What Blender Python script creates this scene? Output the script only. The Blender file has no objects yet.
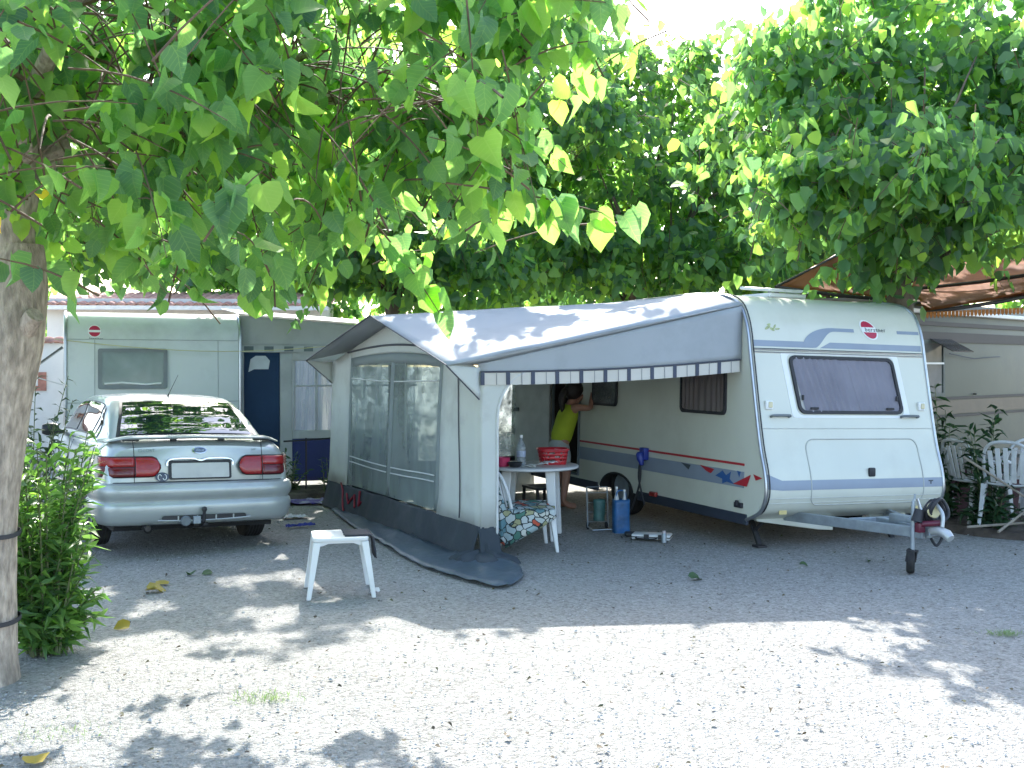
import bpy, bmesh, math, random
import numpy as np
from mathutils import Vector, Matrix, noise as mnoise
R = math.radians
SC = bpy.context.scene
COL = SC.collection
rng = np.random.default_rng(11)
random.seed(5)
HZ, F, H = 365.0, 1075.0, 1.72          # horizon row, focal length (pixels), eye height


def at(px, py, Y):
    """world point seen at a photo pixel at depth Y (metres from the eye)"""
    return Vector(((px - 512) / F * Y, Y, H - (py - HZ) / F * Y))


def gnd(px, py):
    Y = H * F / (py - HZ)
    return Vector(((px - 512) / F * Y, Y, 0.0))


# ------------------------------------------------------------------ materials
def _nt(name):
    m = bpy.data.materials.new(name)
    m.use_nodes = True
    nt = m.node_tree
    b = nt.nodes['Principled BSDF']
    return m, nt, b


def mat(name, col, rough=0.5, metal=0.0, var=0.12, vscale=6.0, bump=0.0, bscale=60.0, spec=0.5, dirt=None, dscale=2.0,
        coat=0.0, stretch=None, ior=None):
    m, nt, b = _nt(name)
    N, Lk = nt.nodes, nt.links
    tc = N.new('ShaderNodeTexCoord')
    src = tc.outputs['Object']
    if stretch:
        mp = N.new('ShaderNodeMapping')
        mp.inputs['Scale'].default_value = stretch
        Lk.new(src, mp.inputs['Vector'])
        src = mp.outputs['Vector']
    n = N.new('ShaderNodeTexNoise')
    n.inputs['Scale'].default_value = vscale
    n.inputs['Detail'].default_value = 6
    Lk.new(src, n.inputs['Vector'])
    cr = N.new('ShaderNodeValToRGB')
    e = cr.color_ramp.elements
    e[0].position, e[1].position = 0.3, 0.72
    e[0].color = tuple(c * (1 - var) for c in col) + (1,)
    e[1].color = tuple(min(1, c * (1 + var)) for c in col) + (1,)
    Lk.new(n.outputs['Fac'], cr.inputs['Fac'])
    out = cr.outputs['Color']
    if dirt:
        n2 = N.new('ShaderNodeTexNoise')
        n2.inputs['Scale'].default_value = dscale
        n2.inputs['Detail'].default_value = 8
        n2.inputs['Roughness'].default_value = 0.65
        Lk.new(src, n2.inputs['Vector'])
        c2 = N.new('ShaderNodeValToRGB')
        c2.color_ramp.elements[0].position, c2.color_ramp.elements[1].position = 0.5, 0.75
        Lk.new(n2.outputs['Fac'], c2.inputs['Fac'])
        mx = N.new('ShaderNodeMix'); mx.data_type = 'RGBA'
        Lk.new(c2.outputs['Color'], mx.inputs['Factor'])
        Lk.new(out, mx.inputs['A'])
        mx.inputs['B'].default_value = tuple(dirt) + (1,)
        out = mx.outputs['Result']
    Lk.new(out, b.inputs['Base Color'])
    b.inputs['Roughness'].default_value = rough
    b.inputs['Metallic'].default_value = metal
    b.inputs['Specular IOR Level'].default_value = spec
    b.inputs['Coat Weight'].default_value = coat
    if ior: b.inputs['IOR'].default_value = ior
    if bump:
        nb = N.new('ShaderNodeTexNoise')
        nb.inputs['Scale'].default_value = bscale
        nb.inputs['Detail'].default_value = 5
        Lk.new(src, nb.inputs['Vector'])
        bp = N.new('ShaderNodeBump')
        bp.inputs['Strength'].default_value = bump
        bp.inputs['Distance'].default_value = 0.02
        Lk.new(nb.outputs['Fac'], bp.inputs['Height'])
        Lk.new(bp.outputs['Normal'], b.inputs['Normal'])
    return m


def cloth(name, col, trans=0.25, var=0.08, vscale=2.5, dirt=None, wr=0.25, wscale=3.0, tcol=None):
    """canvas: diffuse with some light coming through, soft wrinkles"""
    m = mat(name, col, 0.75, 0, var, vscale, wr, wscale, 0.25, dirt, 1.7)
    nt = m.node_tree
    b = nt.nodes['Principled BSDF']
    t = nt.nodes.new('ShaderNodeBsdfTranslucent')
    t.inputs['Color'].default_value = tuple(tcol or col) + (1,)
    mx = nt.nodes.new('ShaderNodeMixShader')
    mx.inputs[0].default_value = trans
    nt.links.new(b.outputs[0], mx.inputs[1])
    nt.links.new(t.outputs[0], mx.inputs[2])
    nt.links.new(mx.outputs[0], nt.nodes['Material Output'].inputs['Surface'])
    return m


def glass(name, tint, transp, rough=0.03, wav=0.0, wscale=8.0, base=(0.02, 0.025, 0.025), ior=1.5, stretch=None, bstr=0.15):
    """see-through pane: transparent mixed with a glossy dark body; wav mixes streaks of haze"""
    m, nt, b = _nt(name)
    N, Lk = nt.nodes, nt.links
    b.inputs['Base Color'].default_value = tuple(base) + (1,)
    b.inputs['Roughness'].default_value = rough
    b.inputs['IOR'].default_value = ior
    t = N.new('ShaderNodeBsdfTransparent')
    t.inputs['Color'].default_value = tuple(tint) + (1,)
    mx = N.new('ShaderNodeMixShader')
    Lk.new(t.outputs[0], mx.inputs[1])
    Lk.new(b.outputs[0], mx.inputs[2])
    mx.inputs[0].default_value = 1 - transp
    tc = N.new('ShaderNodeTexCoord')
    src = tc.outputs['Object']
    if stretch:
        mp = N.new('ShaderNodeMapping')
        mp.inputs['Scale'].default_value = stretch
        Lk.new(src, mp.inputs['Vector'])
        src = mp.outputs['Vector']
    n = N.new('ShaderNodeTexNoise')
    n.inputs['Scale'].default_value = wscale
    n.inputs['Detail'].default_value = 4
    n.inputs['Distortion'].default_value = 0.6
    Lk.new(src, n.inputs['Vector'])
    if wav:
        mr = N.new('ShaderNodeMapRange')
        mr.inputs['From Min'].default_value, mr.inputs['From Max'].default_value = 0.35, 0.7
        mr.inputs['To Min'].default_value, mr.inputs['To Max'].default_value = 1 - transp - wav, min(1, 1 - transp + wav)
        Lk.new(n.outputs['Fac'], mr.inputs['Value'])
        Lk.new(mr.outputs[0], mx.inputs[0])
    bp = N.new('ShaderNodeBump')
    bp.inputs['Strength'].default_value = bstr
    bp.inputs['Distance'].default_value = 0.01
    Lk.new(n.outputs['Fac'], bp.inputs['Height'])
    Lk.new(bp.outputs['Normal'], b.inputs['Normal'])
    Lk.new(mx.outputs[0], N['Material Output'].inputs['Surface'])
    return m


def leafmat(name, ramp, tmul=(1.0, 1.0, 1.0), tw=0.5, rough=0.42, veins=True, tgain=2.6):
    """ramp: [(pos, colour)] over the per-leaf random value; light passes through the blade"""
    m, nt, b = _nt(name)
    N, Lk = nt.nodes, nt.links
    at_ = N.new('ShaderNodeAttribute'); at_.attribute_name = 'var'
    cr = N.new('ShaderNodeValToRGB')
    els = cr.color_ramp.elements
    while len(els) < len(ramp):
        els.new(0.5)
    for e, (p, c) in zip(els, ramp):
        e.position = p
        e.color = tuple(c) + (1,)
    Lk.new(at_.outputs['Fac'], cr.inputs['Fac'])
    col = cr.outputs['Color']
    if veins:
        uv = N.new('ShaderNodeUVMap'); uv.uv_map = 'UVMap'
        sep = N.new('ShaderNodeSeparateXYZ')
        Lk.new(uv.outputs[0], sep.inputs[0])
        ab = N.new('ShaderNodeMath'); ab.operation = 'ABSOLUTE'; Lk.new(sep.outputs[0], ab.inputs[0])
        k = N.new('ShaderNodeMath'); k.operation = 'MULTIPLY_ADD'
        Lk.new(ab.outputs[0], k.inputs[0]); k.inputs[1].default_value = -0.75; Lk.new(sep.outputs[1], k.inputs[2])
        fr = N.new('ShaderNodeMath'); fr.operation = 'PINGPONG'; Lk.new(k.outputs[0], fr.inputs[0]); fr.inputs[1].default_value = 0.075
        lt = N.new('ShaderNodeMath'); lt.operation = 'LESS_THAN'; Lk.new(fr.outputs[0], lt.inputs[0]); lt.inputs[1].default_value = 0.009
        l2 = N.new('ShaderNodeMath'); l2.operation = 'LESS_THAN'; Lk.new(ab.outputs[0], l2.inputs[0]); l2.inputs[1].default_value = 0.016
        mxm = N.new('ShaderNodeMath'); mxm.operation = 'MAXIMUM'; Lk.new(lt.outputs[0], mxm.inputs[0]); Lk.new(l2.outputs[0], mxm.inputs[1])
        sc = N.new('ShaderNodeMath'); sc.operation = 'MULTIPLY'; Lk.new(mxm.outputs[0], sc.inputs[0]); sc.inputs[1].default_value = 0.2
        mv = N.new('ShaderNodeMix'); mv.data_type = 'RGBA'
        Lk.new(sc.outputs[0], mv.inputs['Factor']); Lk.new(col, mv.inputs['A'])
        mv.inputs['B'].default_value = (0.20, 0.26, 0.10, 1)
        col = mv.outputs['Result']
        bp = N.new('ShaderNodeBump'); bp.inputs['Strength'].default_value = 0.5; bp.inputs['Distance'].default_value = 0.01
        Lk.new(fr.outputs[0], bp.inputs['Height']); Lk.new(bp.outputs['Normal'], b.inputs['Normal'])
    Lk.new(col, b.inputs['Base Color'])
    b.inputs['Roughness'].default_value = rough
    b.inputs['Specular IOR Level'].default_value = 0.45
    g = N.new('ShaderNodeMix'); g.data_type = 'RGBA'; g.blend_type = 'MULTIPLY'; g.inputs['Factor'].default_value = 1
    g.clamp_result = False
    Lk.new(col, g.inputs['A']); g.inputs['B'].default_value = tuple(tgain * t for t in tmul) + (1,)
    t = N.new('ShaderNodeBsdfTranslucent')
    Lk.new(g.outputs['Result'], t.inputs['Color'])
    mx = N.new('ShaderNodeMixShader'); mx.inputs[0].default_value = tw
    Lk.new(b.outputs[0], mx.inputs[1]); Lk.new(t.outputs[0], mx.inputs[2])
    Lk.new(mx.outputs[0], N['Material Output'].inputs['Surface'])
    return m


# ------------------------------------------------------------------ mesh builder
class MB:
    def __init__(s):
        s.v, s.f, s.uv = [], [], {}

    def add(s, vs, fs):
        o = len(s.v)
        s.v += [tuple(p) for p in vs]
        s.f += [tuple(i + o for i in f) for f in fs]
        return s

    def box(s, c, d, M=None):
        c = Vector(c)
        vs = [Vector((x * d[0] / 2, y * d[1] / 2, z * d[2] / 2)) for x in (-1, 1) for y in (-1, 1) for z in (-1, 1)]
        if M is not None:
            vs = [M @ v for v in vs]
        return s.add([v + c for v in vs], [(0, 1, 3, 2), (4, 6, 7, 5), (0, 4, 5, 1), (2, 3, 7, 6), (0, 2, 6, 4), (1, 5, 7, 3)])

    def bar(s, a, b, w, t, up=(0, 0, 1)):
        """rectangular bar from a to b, w sideways and t along up"""
        a, b = Vector(a), Vector(b)
        d = (b - a).normalized()
        u = Vector(up)
        sx = d.cross(u)
        if sx.length < 1e-5:
            sx = d.cross(Vector((1, 0, 0)))
        sx.normalize()
        u = sx.cross(d)
        vs = [p + sx * (i * w / 2) + u * (j * t / 2) for p in (a, b) for i, j in ((-1, -1), (1, -1), (1, 1), (-1, 1))]
        return s.add(vs, [(0, 1, 2, 3), (7, 6, 5, 4), (0, 4, 5, 1), (1, 5, 6, 2), (2, 6, 7, 3), (3, 7, 4, 0)])

    def tube(s, pts, r, n=8, cap=True):
        pts = [Vector(p) for p in pts]
        rs = r if isinstance(r, (list, tuple)) else [r] * len(pts)
        base = len(s.v)
        u = None
        for i, p in enumerate(pts):
            d = (pts[min(i + 1, len(pts) - 1)] - pts[max(i - 1, 0)])
            if d.length < 1e-9:
                d = Vector((0, 0, 1))
            d.normalize()
            if u is None:
                u = d.cross(Vector((0.13, 0.3, 1)))
                if u.length < 0.05:
                    u = d.cross(Vector((1, 0, 0)))
            u = (u - d * u.dot(d)).normalized()
            w = d.cross(u)
            for k in range(n):
                a = 2 * math.pi * k / n
                s.v.append(tuple(p + (u * math.cos(a) + w * math.sin(a)) * rs[i]))
        for i in range(len(pts) - 1):
            for k in range(n):
                a, b = base + i * n + k, base + i * n + (k + 1) % n
                s.f.append((a, b, b + n, a + n))
        if cap:
            s.f.append(tuple(base + k for k in range(n))[::-1])
            e = base + (len(pts) - 1) * n
            s.f.append(tuple(e + k for k in range(n)))
        return s

    def lathe(s, prof, n=24, c=(0, 0, 0), M=None):
        """prof: (radius, z) list, closed with caps where radius > 0"""
        base = len(s.v)
        c = Vector(c)
        for r, z in prof:
            for k in range(n):
                a = 2 * math.pi * k / n
                v = Vector((r * math.cos(a), r * math.sin(a), z))
                if M is not None:
                    v = M @ v
                s.v.append(tuple(v + c))
        for i in range(len(prof) - 1):
            for k in range(n):
                a, b = base + i * n + k, base + i * n + (k + 1) % n
                s.f.append((a, b, b + n, a + n))
        s.f.append(tuple(base + k for k in range(n))[::-1])
        e = base + (len(prof) - 1) * n
        s.f.append(tuple(e + k for k in range(n)))
        return s

    def grid(s, rows, close=False):
        base = len(s.v)
        nc = len(rows[0])
        for r in rows:
            s.v += [tuple(p) for p in r]
        for i in range(len(rows) - 1):
            for k in range(nc if close else nc - 1):
                a, b = base + i * nc + k, base + i * nc + (k + 1) % nc
                s.f.append((a, b, b + nc, a + nc))
        return s

    def cap(s, idx0, n, flip=False):
        f = tuple(range(idx0, idx0 + n))
        s.f.append(f[::-1] if flip else f)
        return s

    def prism(s, poly, off):
        """extrude a 3D polygon by the vector off"""
        off = Vector(off)
        n = len(poly)
        vs = [Vector(p) for p in poly] + [Vector(p) + off for p in poly]
        fs = [tuple(range(n))[::-1], tuple(range(n, 2 * n))]
        fs += [(i, (i + 1) % n, (i + 1) % n + n, i + n) for i in range(n)]
        return s.add(vs, fs)

    def build(s, name, m=None, parent=None, smooth=False, bevel=0.0, seg=2, ang=32, sub=0, solid=0.0):
        me = bpy.data.meshes.new(name)
        me.from_pydata(s.v, [], s.f)
        bm = bmesh.new()
        bm.from_mesh(me)
        bmesh.ops.recalc_face_normals(bm, faces=bm.faces)
        if bevel:
            es = [e for e in bm.edges if len(e.link_faces) == 2 and e.calc_face_angle(0) > R(ang)]
            if es:
                bmesh.ops.bevel(bm, geom=es, offset=bevel, segments=seg, affect='EDGES', profile=0.5, clamp_overlap=True)
        if smooth:
            for f in bm.faces:
                f.smooth = True
            for e in bm.edges:
                if len(e.link_faces) == 2 and e.calc_face_angle(0) > R(40):
                    e.smooth = False
        bm.to_mesh(me)
        bm.free()
        o = bpy.data.objects.new(name, me)
        COL.objects.link(o)
        if m:
            me.materials.append(m)
        if parent:
            o.parent = parent
        if solid:
            md = o.modifiers.new('solid', 'SOLIDIFY'); md.thickness = solid; md.offset = 0
        if sub:
            md = o.modifiers.new('sub', 'SUBSURF'); md.levels = sub; md.render_levels = sub
        return o


def empty(name, label, cat, loc=(0, 0, 0), rz=0.0, group=None):
    o = bpy.data.objects.new(name, None)
    COL.objects.link(o)
    o.location = loc
    o.rotation_euler = (0, 0, rz)
    o.empty_display_size = 0.1
    return tag(o, label, cat, group)


def tag(o, label, cat=None, group=None, kind=None):
    o['label'] = label
    if cat: o['category'] = cat
    if group: o['group'] = group
    if kind: o['kind'] = kind
    return o


def lab(o, label):
    o['label'] = label
    return o


def copy_tree(o, parent=None):
    c = o.copy()
    COL.objects.link(c)
    c.parent = parent
    for ch in list(o.children):
        copy_tree(ch, c)
    return c


def apply_mods(o):
    dg = bpy.context.evaluated_depsgraph_get()
    ev = o.evaluated_get(dg)
    me = bpy.data.meshes.new_from_object(ev)
    o.modifiers.clear()
    o.data = me


def boolean_cut(o, cutter):
    md = o.modifiers.new('cut', 'BOOLEAN')
    md.operation = 'DIFFERENCE'
    md.solver = 'EXACT'
    md.object = cutter
    apply_mods(o)
    bpy.data.objects.remove(cutter)


def catmull(pts, n=8):
    out = []
    P = [Vector(p) for p in pts]
    for i in range(len(P) - 1):
        p0, p1, p2, p3 = P[max(i - 1, 0)], P[i], P[i + 1], P[min(i + 2, len(P) - 1)]
        for k in range(n):
            t = k / n
            out.append(0.5 * ((2 * p1) + (p2 - p0) * t + (2 * p0 - 5 * p1 + 4 * p2 - p3) * t * t + (3 * p1 - p0 - 3 * p2 + p3) * t ** 3))
    out.append(P[-1])
    return out


def text_mesh(name, body, size, m, parent, M, extrude=0.001, shear=0.0, space=1.0):
    cu = bpy.data.curves.new(name, 'FONT')
    cu.body = body
    cu.size = size
    cu.extrude = extrude
    cu.shear = shear
    cu.space_character = space
    cu.align_x, cu.align_y = 'CENTER', 'CENTER'
    cu.resolution_u = 2
    t = bpy.data.objects.new(name, cu)
    COL.objects.link(t)
    bpy.context.view_layer.update()
    me = bpy.data.meshes.new_from_object(t.evaluated_get(bpy.context.evaluated_depsgraph_get()))
    bpy.data.objects.remove(t)
    me.transform(M)
    o = bpy.data.objects.new(name, me)
    COL.objects.link(o)
    me.materials.append(m)
    o.parent = parent
    return o


# ------------------------------------------------------------------ foliage
HEART = dict(v=[(0, 0, 0), (0, .3, .0), (0, .62, -.05), (0, 1.0, -.2),
                (.17, -.09, .05), (.41, .08, .11), (.42, .4, .10), (.25, .72, .0),
                (-.17, -.09, .05), (-.41, .08, .11), (-.42, .4, .10), (-.25, .72, .0)],
             f=[(0, 4, 5, 1), (1, 5, 6, 2), (2, 6, 7, 3), (0, 1, 9, 8), (1, 2, 10, 9), (2, 3, 11, 10)])
HEART_FAR = dict(v=[(0, 0, 0), (0, 1.0, -.15), (.4, .1, .1), (.36, .55, .05), (-.4, .1, .1), (-.36, .55, .05)],
                 f=[(0, 2, 3, 1), (0, 1, 5, 4)])
LANCE = dict(v=[(0, 0, 0), (0, .45, .06), (0, 1.0, -.12), (.1, .2, .06), (.12, .55, .08), (-.1, .2, .06), (-.12, .55, .08)],
             f=[(0, 3, 4, 1), (1, 4, 2, 2), (0, 1, 6, 5), (1, 2, 2, 6)])
LANCE['f'] = [(0, 3, 4, 1), (0, 1, 6, 5), (1, 4, 2), (1, 2, 6)]


def leaf_object(name, pos, tip, nrm, size, var, tmpl, m, parent=None):
    pos, tip, nrm = (np.asarray(a, dtype=np.float64) for a in (pos, tip, nrm))
    size, var = np.asarray(size), np.asarray(var)
    tip = tip / np.linalg.norm(tip, axis=1, keepdims=True)
    nrm = nrm - tip * np.sum(nrm * tip, axis=1, keepdims=True)
    nrm = nrm / (np.linalg.norm(nrm, axis=1, keepdims=True) + 1e-9)
    side = np.cross(tip, nrm)
    T = np.array(tmpl['v'])
    n, k = len(pos), len(T)
    n_ = n
    curl = 1 + rng.uniform(-1.2, 1.6, n)
    tw_ = rng.normal(size=n) * .35      # twist and droop of each blade
    dr_ = rng.normal(size=n) * .22
    jit = rng.normal(size=(n, k, 3)) * np.array([.035, .03, .03])
    jit[:, 0] = 0
    wid = rng.uniform(.82, 1.12, n)
    V = (pos[:, None, :] + size[:, None, None] * (
        side[:, None, :] * (T[None, :, 0, None] * wid[:, None, None]) + tip[:, None, :] * T[None, :, 1, None] +
        nrm[:, None, :] * (T[None, :, 2] * curl[:, None] + tw_[:, None] * (T[:, 0] * T[:, 1])[None] + dr_[:, None] * (T[:, 1] ** 2)[None])[:, :, None]))
    V = V + jit * size[:, None, None]
    F_ = tmpl['f']
    lens = np.array([len(f) for f in F_])
    flat = np.concatenate([np.array(f) for f in F_])
    loops = (flat[None, :] + (np.arange(n) * k)[:, None]).ravel()
    lt = np.tile(lens, n)
    ls = np.concatenate([[0], np.cumsum(lt)[:-1]])
    me = bpy.data.meshes.new(name)
    me.vertices.add(n * k)
    me.vertices.foreach_set('co', V.ravel())
    me.loops.add(len(loops))
    me.loops.foreach_set('vertex_index', loops.astype(np.int32))
    me.polygons.add(len(lt))
    me.polygons.foreach_set('loop_start', ls.astype(np.int32))
    me.update(calc_edges=True)
    a = me.attributes.new('var', 'FLOAT', 'POINT')
    a.data.foreach_set('value', np.repeat(var, k).astype(np.float32))
    uvl = me.uv_layers.new(name='UVMap')
    uvT = T[:, :2]
    uvl.data.foreach_set('uv', uvT[np.tile(flat, n)].ravel().astype(np.float32))
    me.polygons.foreach_set('use_smooth', np.ones(len(lt), dtype=bool))
    me.materials.append(m)
    o = bpy.data.objects.new(name, me)
    COL.objects.link(o)
    if parent:
        o.parent = parent
    return o


def norm(v):
    return v / (np.linalg.norm(v) + 1e-9)


def make_twigs(lobes, count, length=(.5, .95), nleaf=12, size=(.11, .19), shell=.55, keep=None, up=.25, droop=.9, spread=1.0):
    """twigs in a crown made of ellipsoid lobes [(centre, radii)]; returns twig lines and leaf arrays"""
    lines, P, T, Nn, S = [], [], [], [], []
    w = np.array([l[1][0] * l[1][1] + l[1][0] * l[1][2] + l[1][1] * l[1][2] for l in lobes], float)
    w /= w.sum()
    tries = 0
    while len(lines) < count and tries < count * 6:
        tries += 1
        c, r = lobes[rng.choice(len(lobes), p=w)]
        d = norm(rng.normal(size=3))
        rad = rng.uniform(shell, 1.0) ** .8
        c, r = np.array(c), np.array(r)
        nz = mnoise.noise(Vector(d * 2.3 + c))
        tipp = c + d * r * rad * (1 + .28 * nz)
        out = norm(d / r)
        dirn = norm(out * .8 + np.array([0, 0, up]) + rng.normal(size=3) * .45 * spread)
        L = rng.uniform(*length)
        base = tipp - dirn * L
        if keep is not None and not keep(tipp):
            continue
        pts = []
        for k in range(6):
            t = k / 5
            p = base + dirn * L * t - np.array([0, 0, droop * .28 * L * t * t])
            pts.append(p)
        lines.append(pts)
        for k in range(nleaf):
            t = .12 + .88 * (k + rng.uniform(-.3, .3)) / nleaf
            t = min(max(t, 0.05), 1)
            p = base + dirn * L * t - np.array([0, 0, droop * .28 * L * t * t])
            sd = norm(np.cross(dirn, [0, 0, 1.]) + 1e-3) * (1 if k % 2 else -1)
            off = sd * .06 + rng.normal(size=3) * .03
            tip = norm(np.array([0, 0, -1.0]) * rng.uniform(.5, 1.5) + sd * .5 + out * .5 + rng.normal(size=3) * .35)
            nn = norm(out * .7 + np.array([0, 0, .75]) + rng.normal(size=3) * .5)
            P.append(p + off); T.append(tip); Nn.append(nn)
            S.append(rng.uniform(*size) * (1.0 if rng.random() > .2 else .7))
    return lines, np.array(P), np.array(T), np.array(Nn), np.array(S)


def limb(mb, a, b, r0, r1, n=7, bend=.12, seg=6, seed=0):
    a, b = Vector(a), Vector(b)
    L = (b - a).length
    rs = random.Random(seed)
    o = Vector((rs.uniform(-1, 1), rs.uniform(-1, 1), rs.uniform(-.2, 1))) * bend * L
    pts, rr = [], []
    for i in range(seg + 1):
        t = i / seg
        p = a.lerp(b, t) + o * math.sin(math.pi * t) + Vector((rs.uniform(-1, 1), rs.uniform(-1, 1), rs.uniform(-1, 1))) * .015 * L * (0 < i < seg)
        pts.append(p)
        rr.append(r0 + (r1 - r0) * t ** .8)
    mb.tube(pts, rr, n)
    return pts
# ------------------------------------------------------------------ camera, light, sky
cam = bpy.data.cameras.new('camera')
cam.sensor_width = 36.0
cam.lens = 36.0 * F / 1024
cam.shift_y = -(384 - HZ) / 1024
cam.clip_end = 2000
co = bpy.data.objects.new('camera', cam)
COL.objects.link(co)
co.location = (0, 0, H)
co.rotation_euler = (R(90), 0, 0)
SC.camera = co

SUND = Vector((0.03, -1.25, -1.0)).normalized()
elev = math.asin(-SUND.z)
wd = bpy.data.worlds.new('World')
SC.world = wd
wd.use_nodes = True
nt = wd.node_tree
sky = nt.nodes.new('ShaderNodeTexSky')
sky.sky_type = 'NISHITA'
sky.sun_disc = False
sky.sun_elevation = elev
sky.sun_rotation = math.atan2(-SUND.x, -SUND.y)
sky.air_density, sky.dust_density, sky.ozone_density = 1.0, 2.0, 1.1
nt.links.new(sky.outputs[0], nt.nodes['Background'].inputs['Color'])
nt.nodes['Background'].inputs['Strength'].default_value = 0.15
sl = bpy.data.lights.new('sun', 'SUN')
sl.energy = 3.0
sl.angle = R(0.5)
sl.color = (1.0, 0.97, 0.92)
so = bpy.data.objects.new('sun', sl)
COL.objects.link(so)
so.rotation_euler = SUND.to_track_quat('-Z', 'Y').to_euler()
SC.view_settings.view_transform = 'Standard'
SC.view_settings.look = 'None'
SC.view_settings.gamma = 1
SC.view_settings.exposure = 2.22
cy = SC.cycles
cy.use_denoising = True
cy.max_bounces = 7
cy.diffuse_bounces = 4
cy.glossy_bounces = 3
cy.transmission_bounces = 5
cy.transparent_max_bounces = 10
cy.sample_clamp_indirect = 6
cy.use_adaptive_sampling = True
cy.adaptive_threshold = 0.02

# ------------------------------------------------------------------ ground
def gravel_mat():
    m, nt, b = _nt('gravel')
    N, Lk = nt.nodes, nt.links
    tc = N.new('ShaderNodeTexCoord')
    v = N.new('ShaderNodeTexVoronoi'); v.inputs['Scale'].default_value = 52; v.inputs['Randomness'].default_value = 1
    v2 = N.new('ShaderNodeTexVoronoi'); v2.inputs['Scale'].default_value = 115
    n1 = N.new('ShaderNodeTexNoise'); n1.inputs['Scale'].default_value = .55; n1.inputs['Detail'].default_value = 8; n1.inputs['Roughness'].default_value = .6
    n2 = N.new('ShaderNodeTexNoise'); n2.inputs['Scale'].default_value = 9; n2.inputs['Detail'].default_value = 8; n2.inputs['Roughness'].default_value = .7
    for x in (v, v2, n1, n2):
        Lk.new(tc.outputs['Object'], x.inputs['Vector'])
    sep = N.new('ShaderNodeSeparateColor'); Lk.new(v.outputs['Color'], sep.inputs[0])
    cr = N.new('ShaderNodeValToRGB')
    E = cr.color_ramp.elements
    E[0].position, E[0].color = 0.0, (.125, .123, .114, 1)
    E[1].position, E[1].color = 1.0, (.45, .455, .44, 1)
    e = E.new(.22); e.color = (.255, .255, .243, 1)
    e = E.new(.6); e.color = (.345, .348, .335, 1)
    Lk.new(sep.outputs[0], cr.inputs['Fac'])
    sep2 = N.new('ShaderNodeSeparateColor'); Lk.new(v2.outputs['Color'], sep2.inputs[0])
    c2 = N.new('ShaderNodeValToRGB')
    c2.color_ramp.elements[0].color = (.21, .21, .20, 1); c2.color_ramp.elements[1].color = (.40, .405, .39, 1)
    Lk.new(sep2.outputs[1], c2.inputs['Fac'])
    mx = N.new('ShaderNodeMix'); mx.data_type = 'RGBA'; mx.inputs['Factor'].default_value = .45
    Lk.new(cr.outputs[0], mx.inputs['A']); Lk.new(c2.outputs[0], mx.inputs['B'])
    # trodden earthy patches
    c3 = N.new('ShaderNodeValToRGB')
    c3.color_ramp.elements[0].position, c3.color_ramp.elements[1].position = .3, .75
    c3.color_ramp.elements[0].color = (.78, .755, .725, 1); c3.color_ramp.elements[1].color = (.97, .955, .925, 1)
    ad = N.new('ShaderNodeMath'); ad.operation = 'MULTIPLY_ADD'; Lk.new(n2.outputs['Fac'], ad.inputs[0]); ad.inputs[1].default_value = .6
    sb = N.new('ShaderNodeMath'); sb.operation = 'MULTIPLY_ADD'; Lk.new(n1.outputs['Fac'], sb.inputs[0]); sb.inputs[1].default_value = .8; sb.inputs[2].default_value = -.18
    Lk.new(sb.outputs[0], ad.inputs[2])
    Lk.new(ad.outputs[0], c3.inputs['Fac'])
    mu = N.new('ShaderNodeMix'); mu.data_type = 'RGBA'; mu.blend_type = 'MULTIPLY'; mu.inputs['Factor'].default_value = 1
    Lk.new(mx.outputs['Result'], mu.inputs['A']); Lk.new(c3.outputs[0], mu.inputs['B'])
    Lk.new(mu.outputs['Result'], b.inputs['Base Color'])
    b.inputs['Roughness'].default_value = .9
    b.inputs['Specular IOR Level'].default_value = .2
    hs = N.new('ShaderNodeMath'); hs.operation = 'ADD'
    Lk.new(v.outputs['Distance'], hs.inputs[0]); Lk.new(v2.outputs['Distance'], hs.inputs[1])
    bp = N.new('ShaderNodeBump'); bp.invert = True; bp.inputs['Strength'].default_value = .75; bp.inputs['Distance'].default_value = .010
    Lk.new(hs.outputs[0], bp.inputs['Height']); Lk.new(bp.outputs['Normal'], b.inputs['Normal'])
    return m

GRAVEL = gravel_mat()
g = MB()
xs = [-400, -60, -20] + [x * .5 for x in range(-24, 25)] + [20, 60, 400]
ys = [-300, -40, -8] + [y * .5 for y in range(0, 44)] + [30, 60, 900]
rows = []
for y in ys:
    row = []
    for x in xs:
        z = 0.0
        if abs(x) < 13 and 0 < y < 22:
            z = .012 * mnoise.noise(Vector((x * .7, y * .7, 3))) - .006
        row.append((x, y, z))
    rows.append(row)
g.grid(rows)
ground = tag(g.build('ground', GRAVEL, smooth=True), 'pale crushed gravel covering the campsite ground', kind='structure')

# loose pebbles: faceted stones scattered over the near gravel
PEB = mat('pebble', (.35, .35, .335), .9, 0, .2, 14, spec=.2)
nst = 7000
u = rng.random(nst)
py_ = 3.6 + 7.5 * u ** 1.5
px_ = rng.uniform(-.56, .56, nst) * py_ * 1.05
pos = np.stack([px_, py_, np.zeros(nst)], 1)
T = np.array([(1, 0, .1), (.3, .8, 0), (-.8, .5, .1), (-.7, -.6, 0), (.4, -.8, .05), (.1, .1, .75)])
FS = [(0, 1, 5), (1, 2, 5), (2, 3, 5), (3, 4, 5), (4, 0, 5)]
sz = rng.uniform(.004, .0105, nst) * np.where(rng.random(nst) > .97, 1.7, 1)
an = rng.uniform(0, 6.28, nst)
ca, sa = np.cos(an), np.sin(an)
V = np.zeros((nst, 6, 3))
V[:, :, 0] = ca[:, None] * T[None, :, 0] - sa[:, None] * T[None, :, 1] * .75
V[:, :, 1] = sa[:, None] * T[None, :, 0] + ca[:, None] * T[None, :, 1] * .75
V[:, :, 2] = T[None, :, 2]
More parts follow.
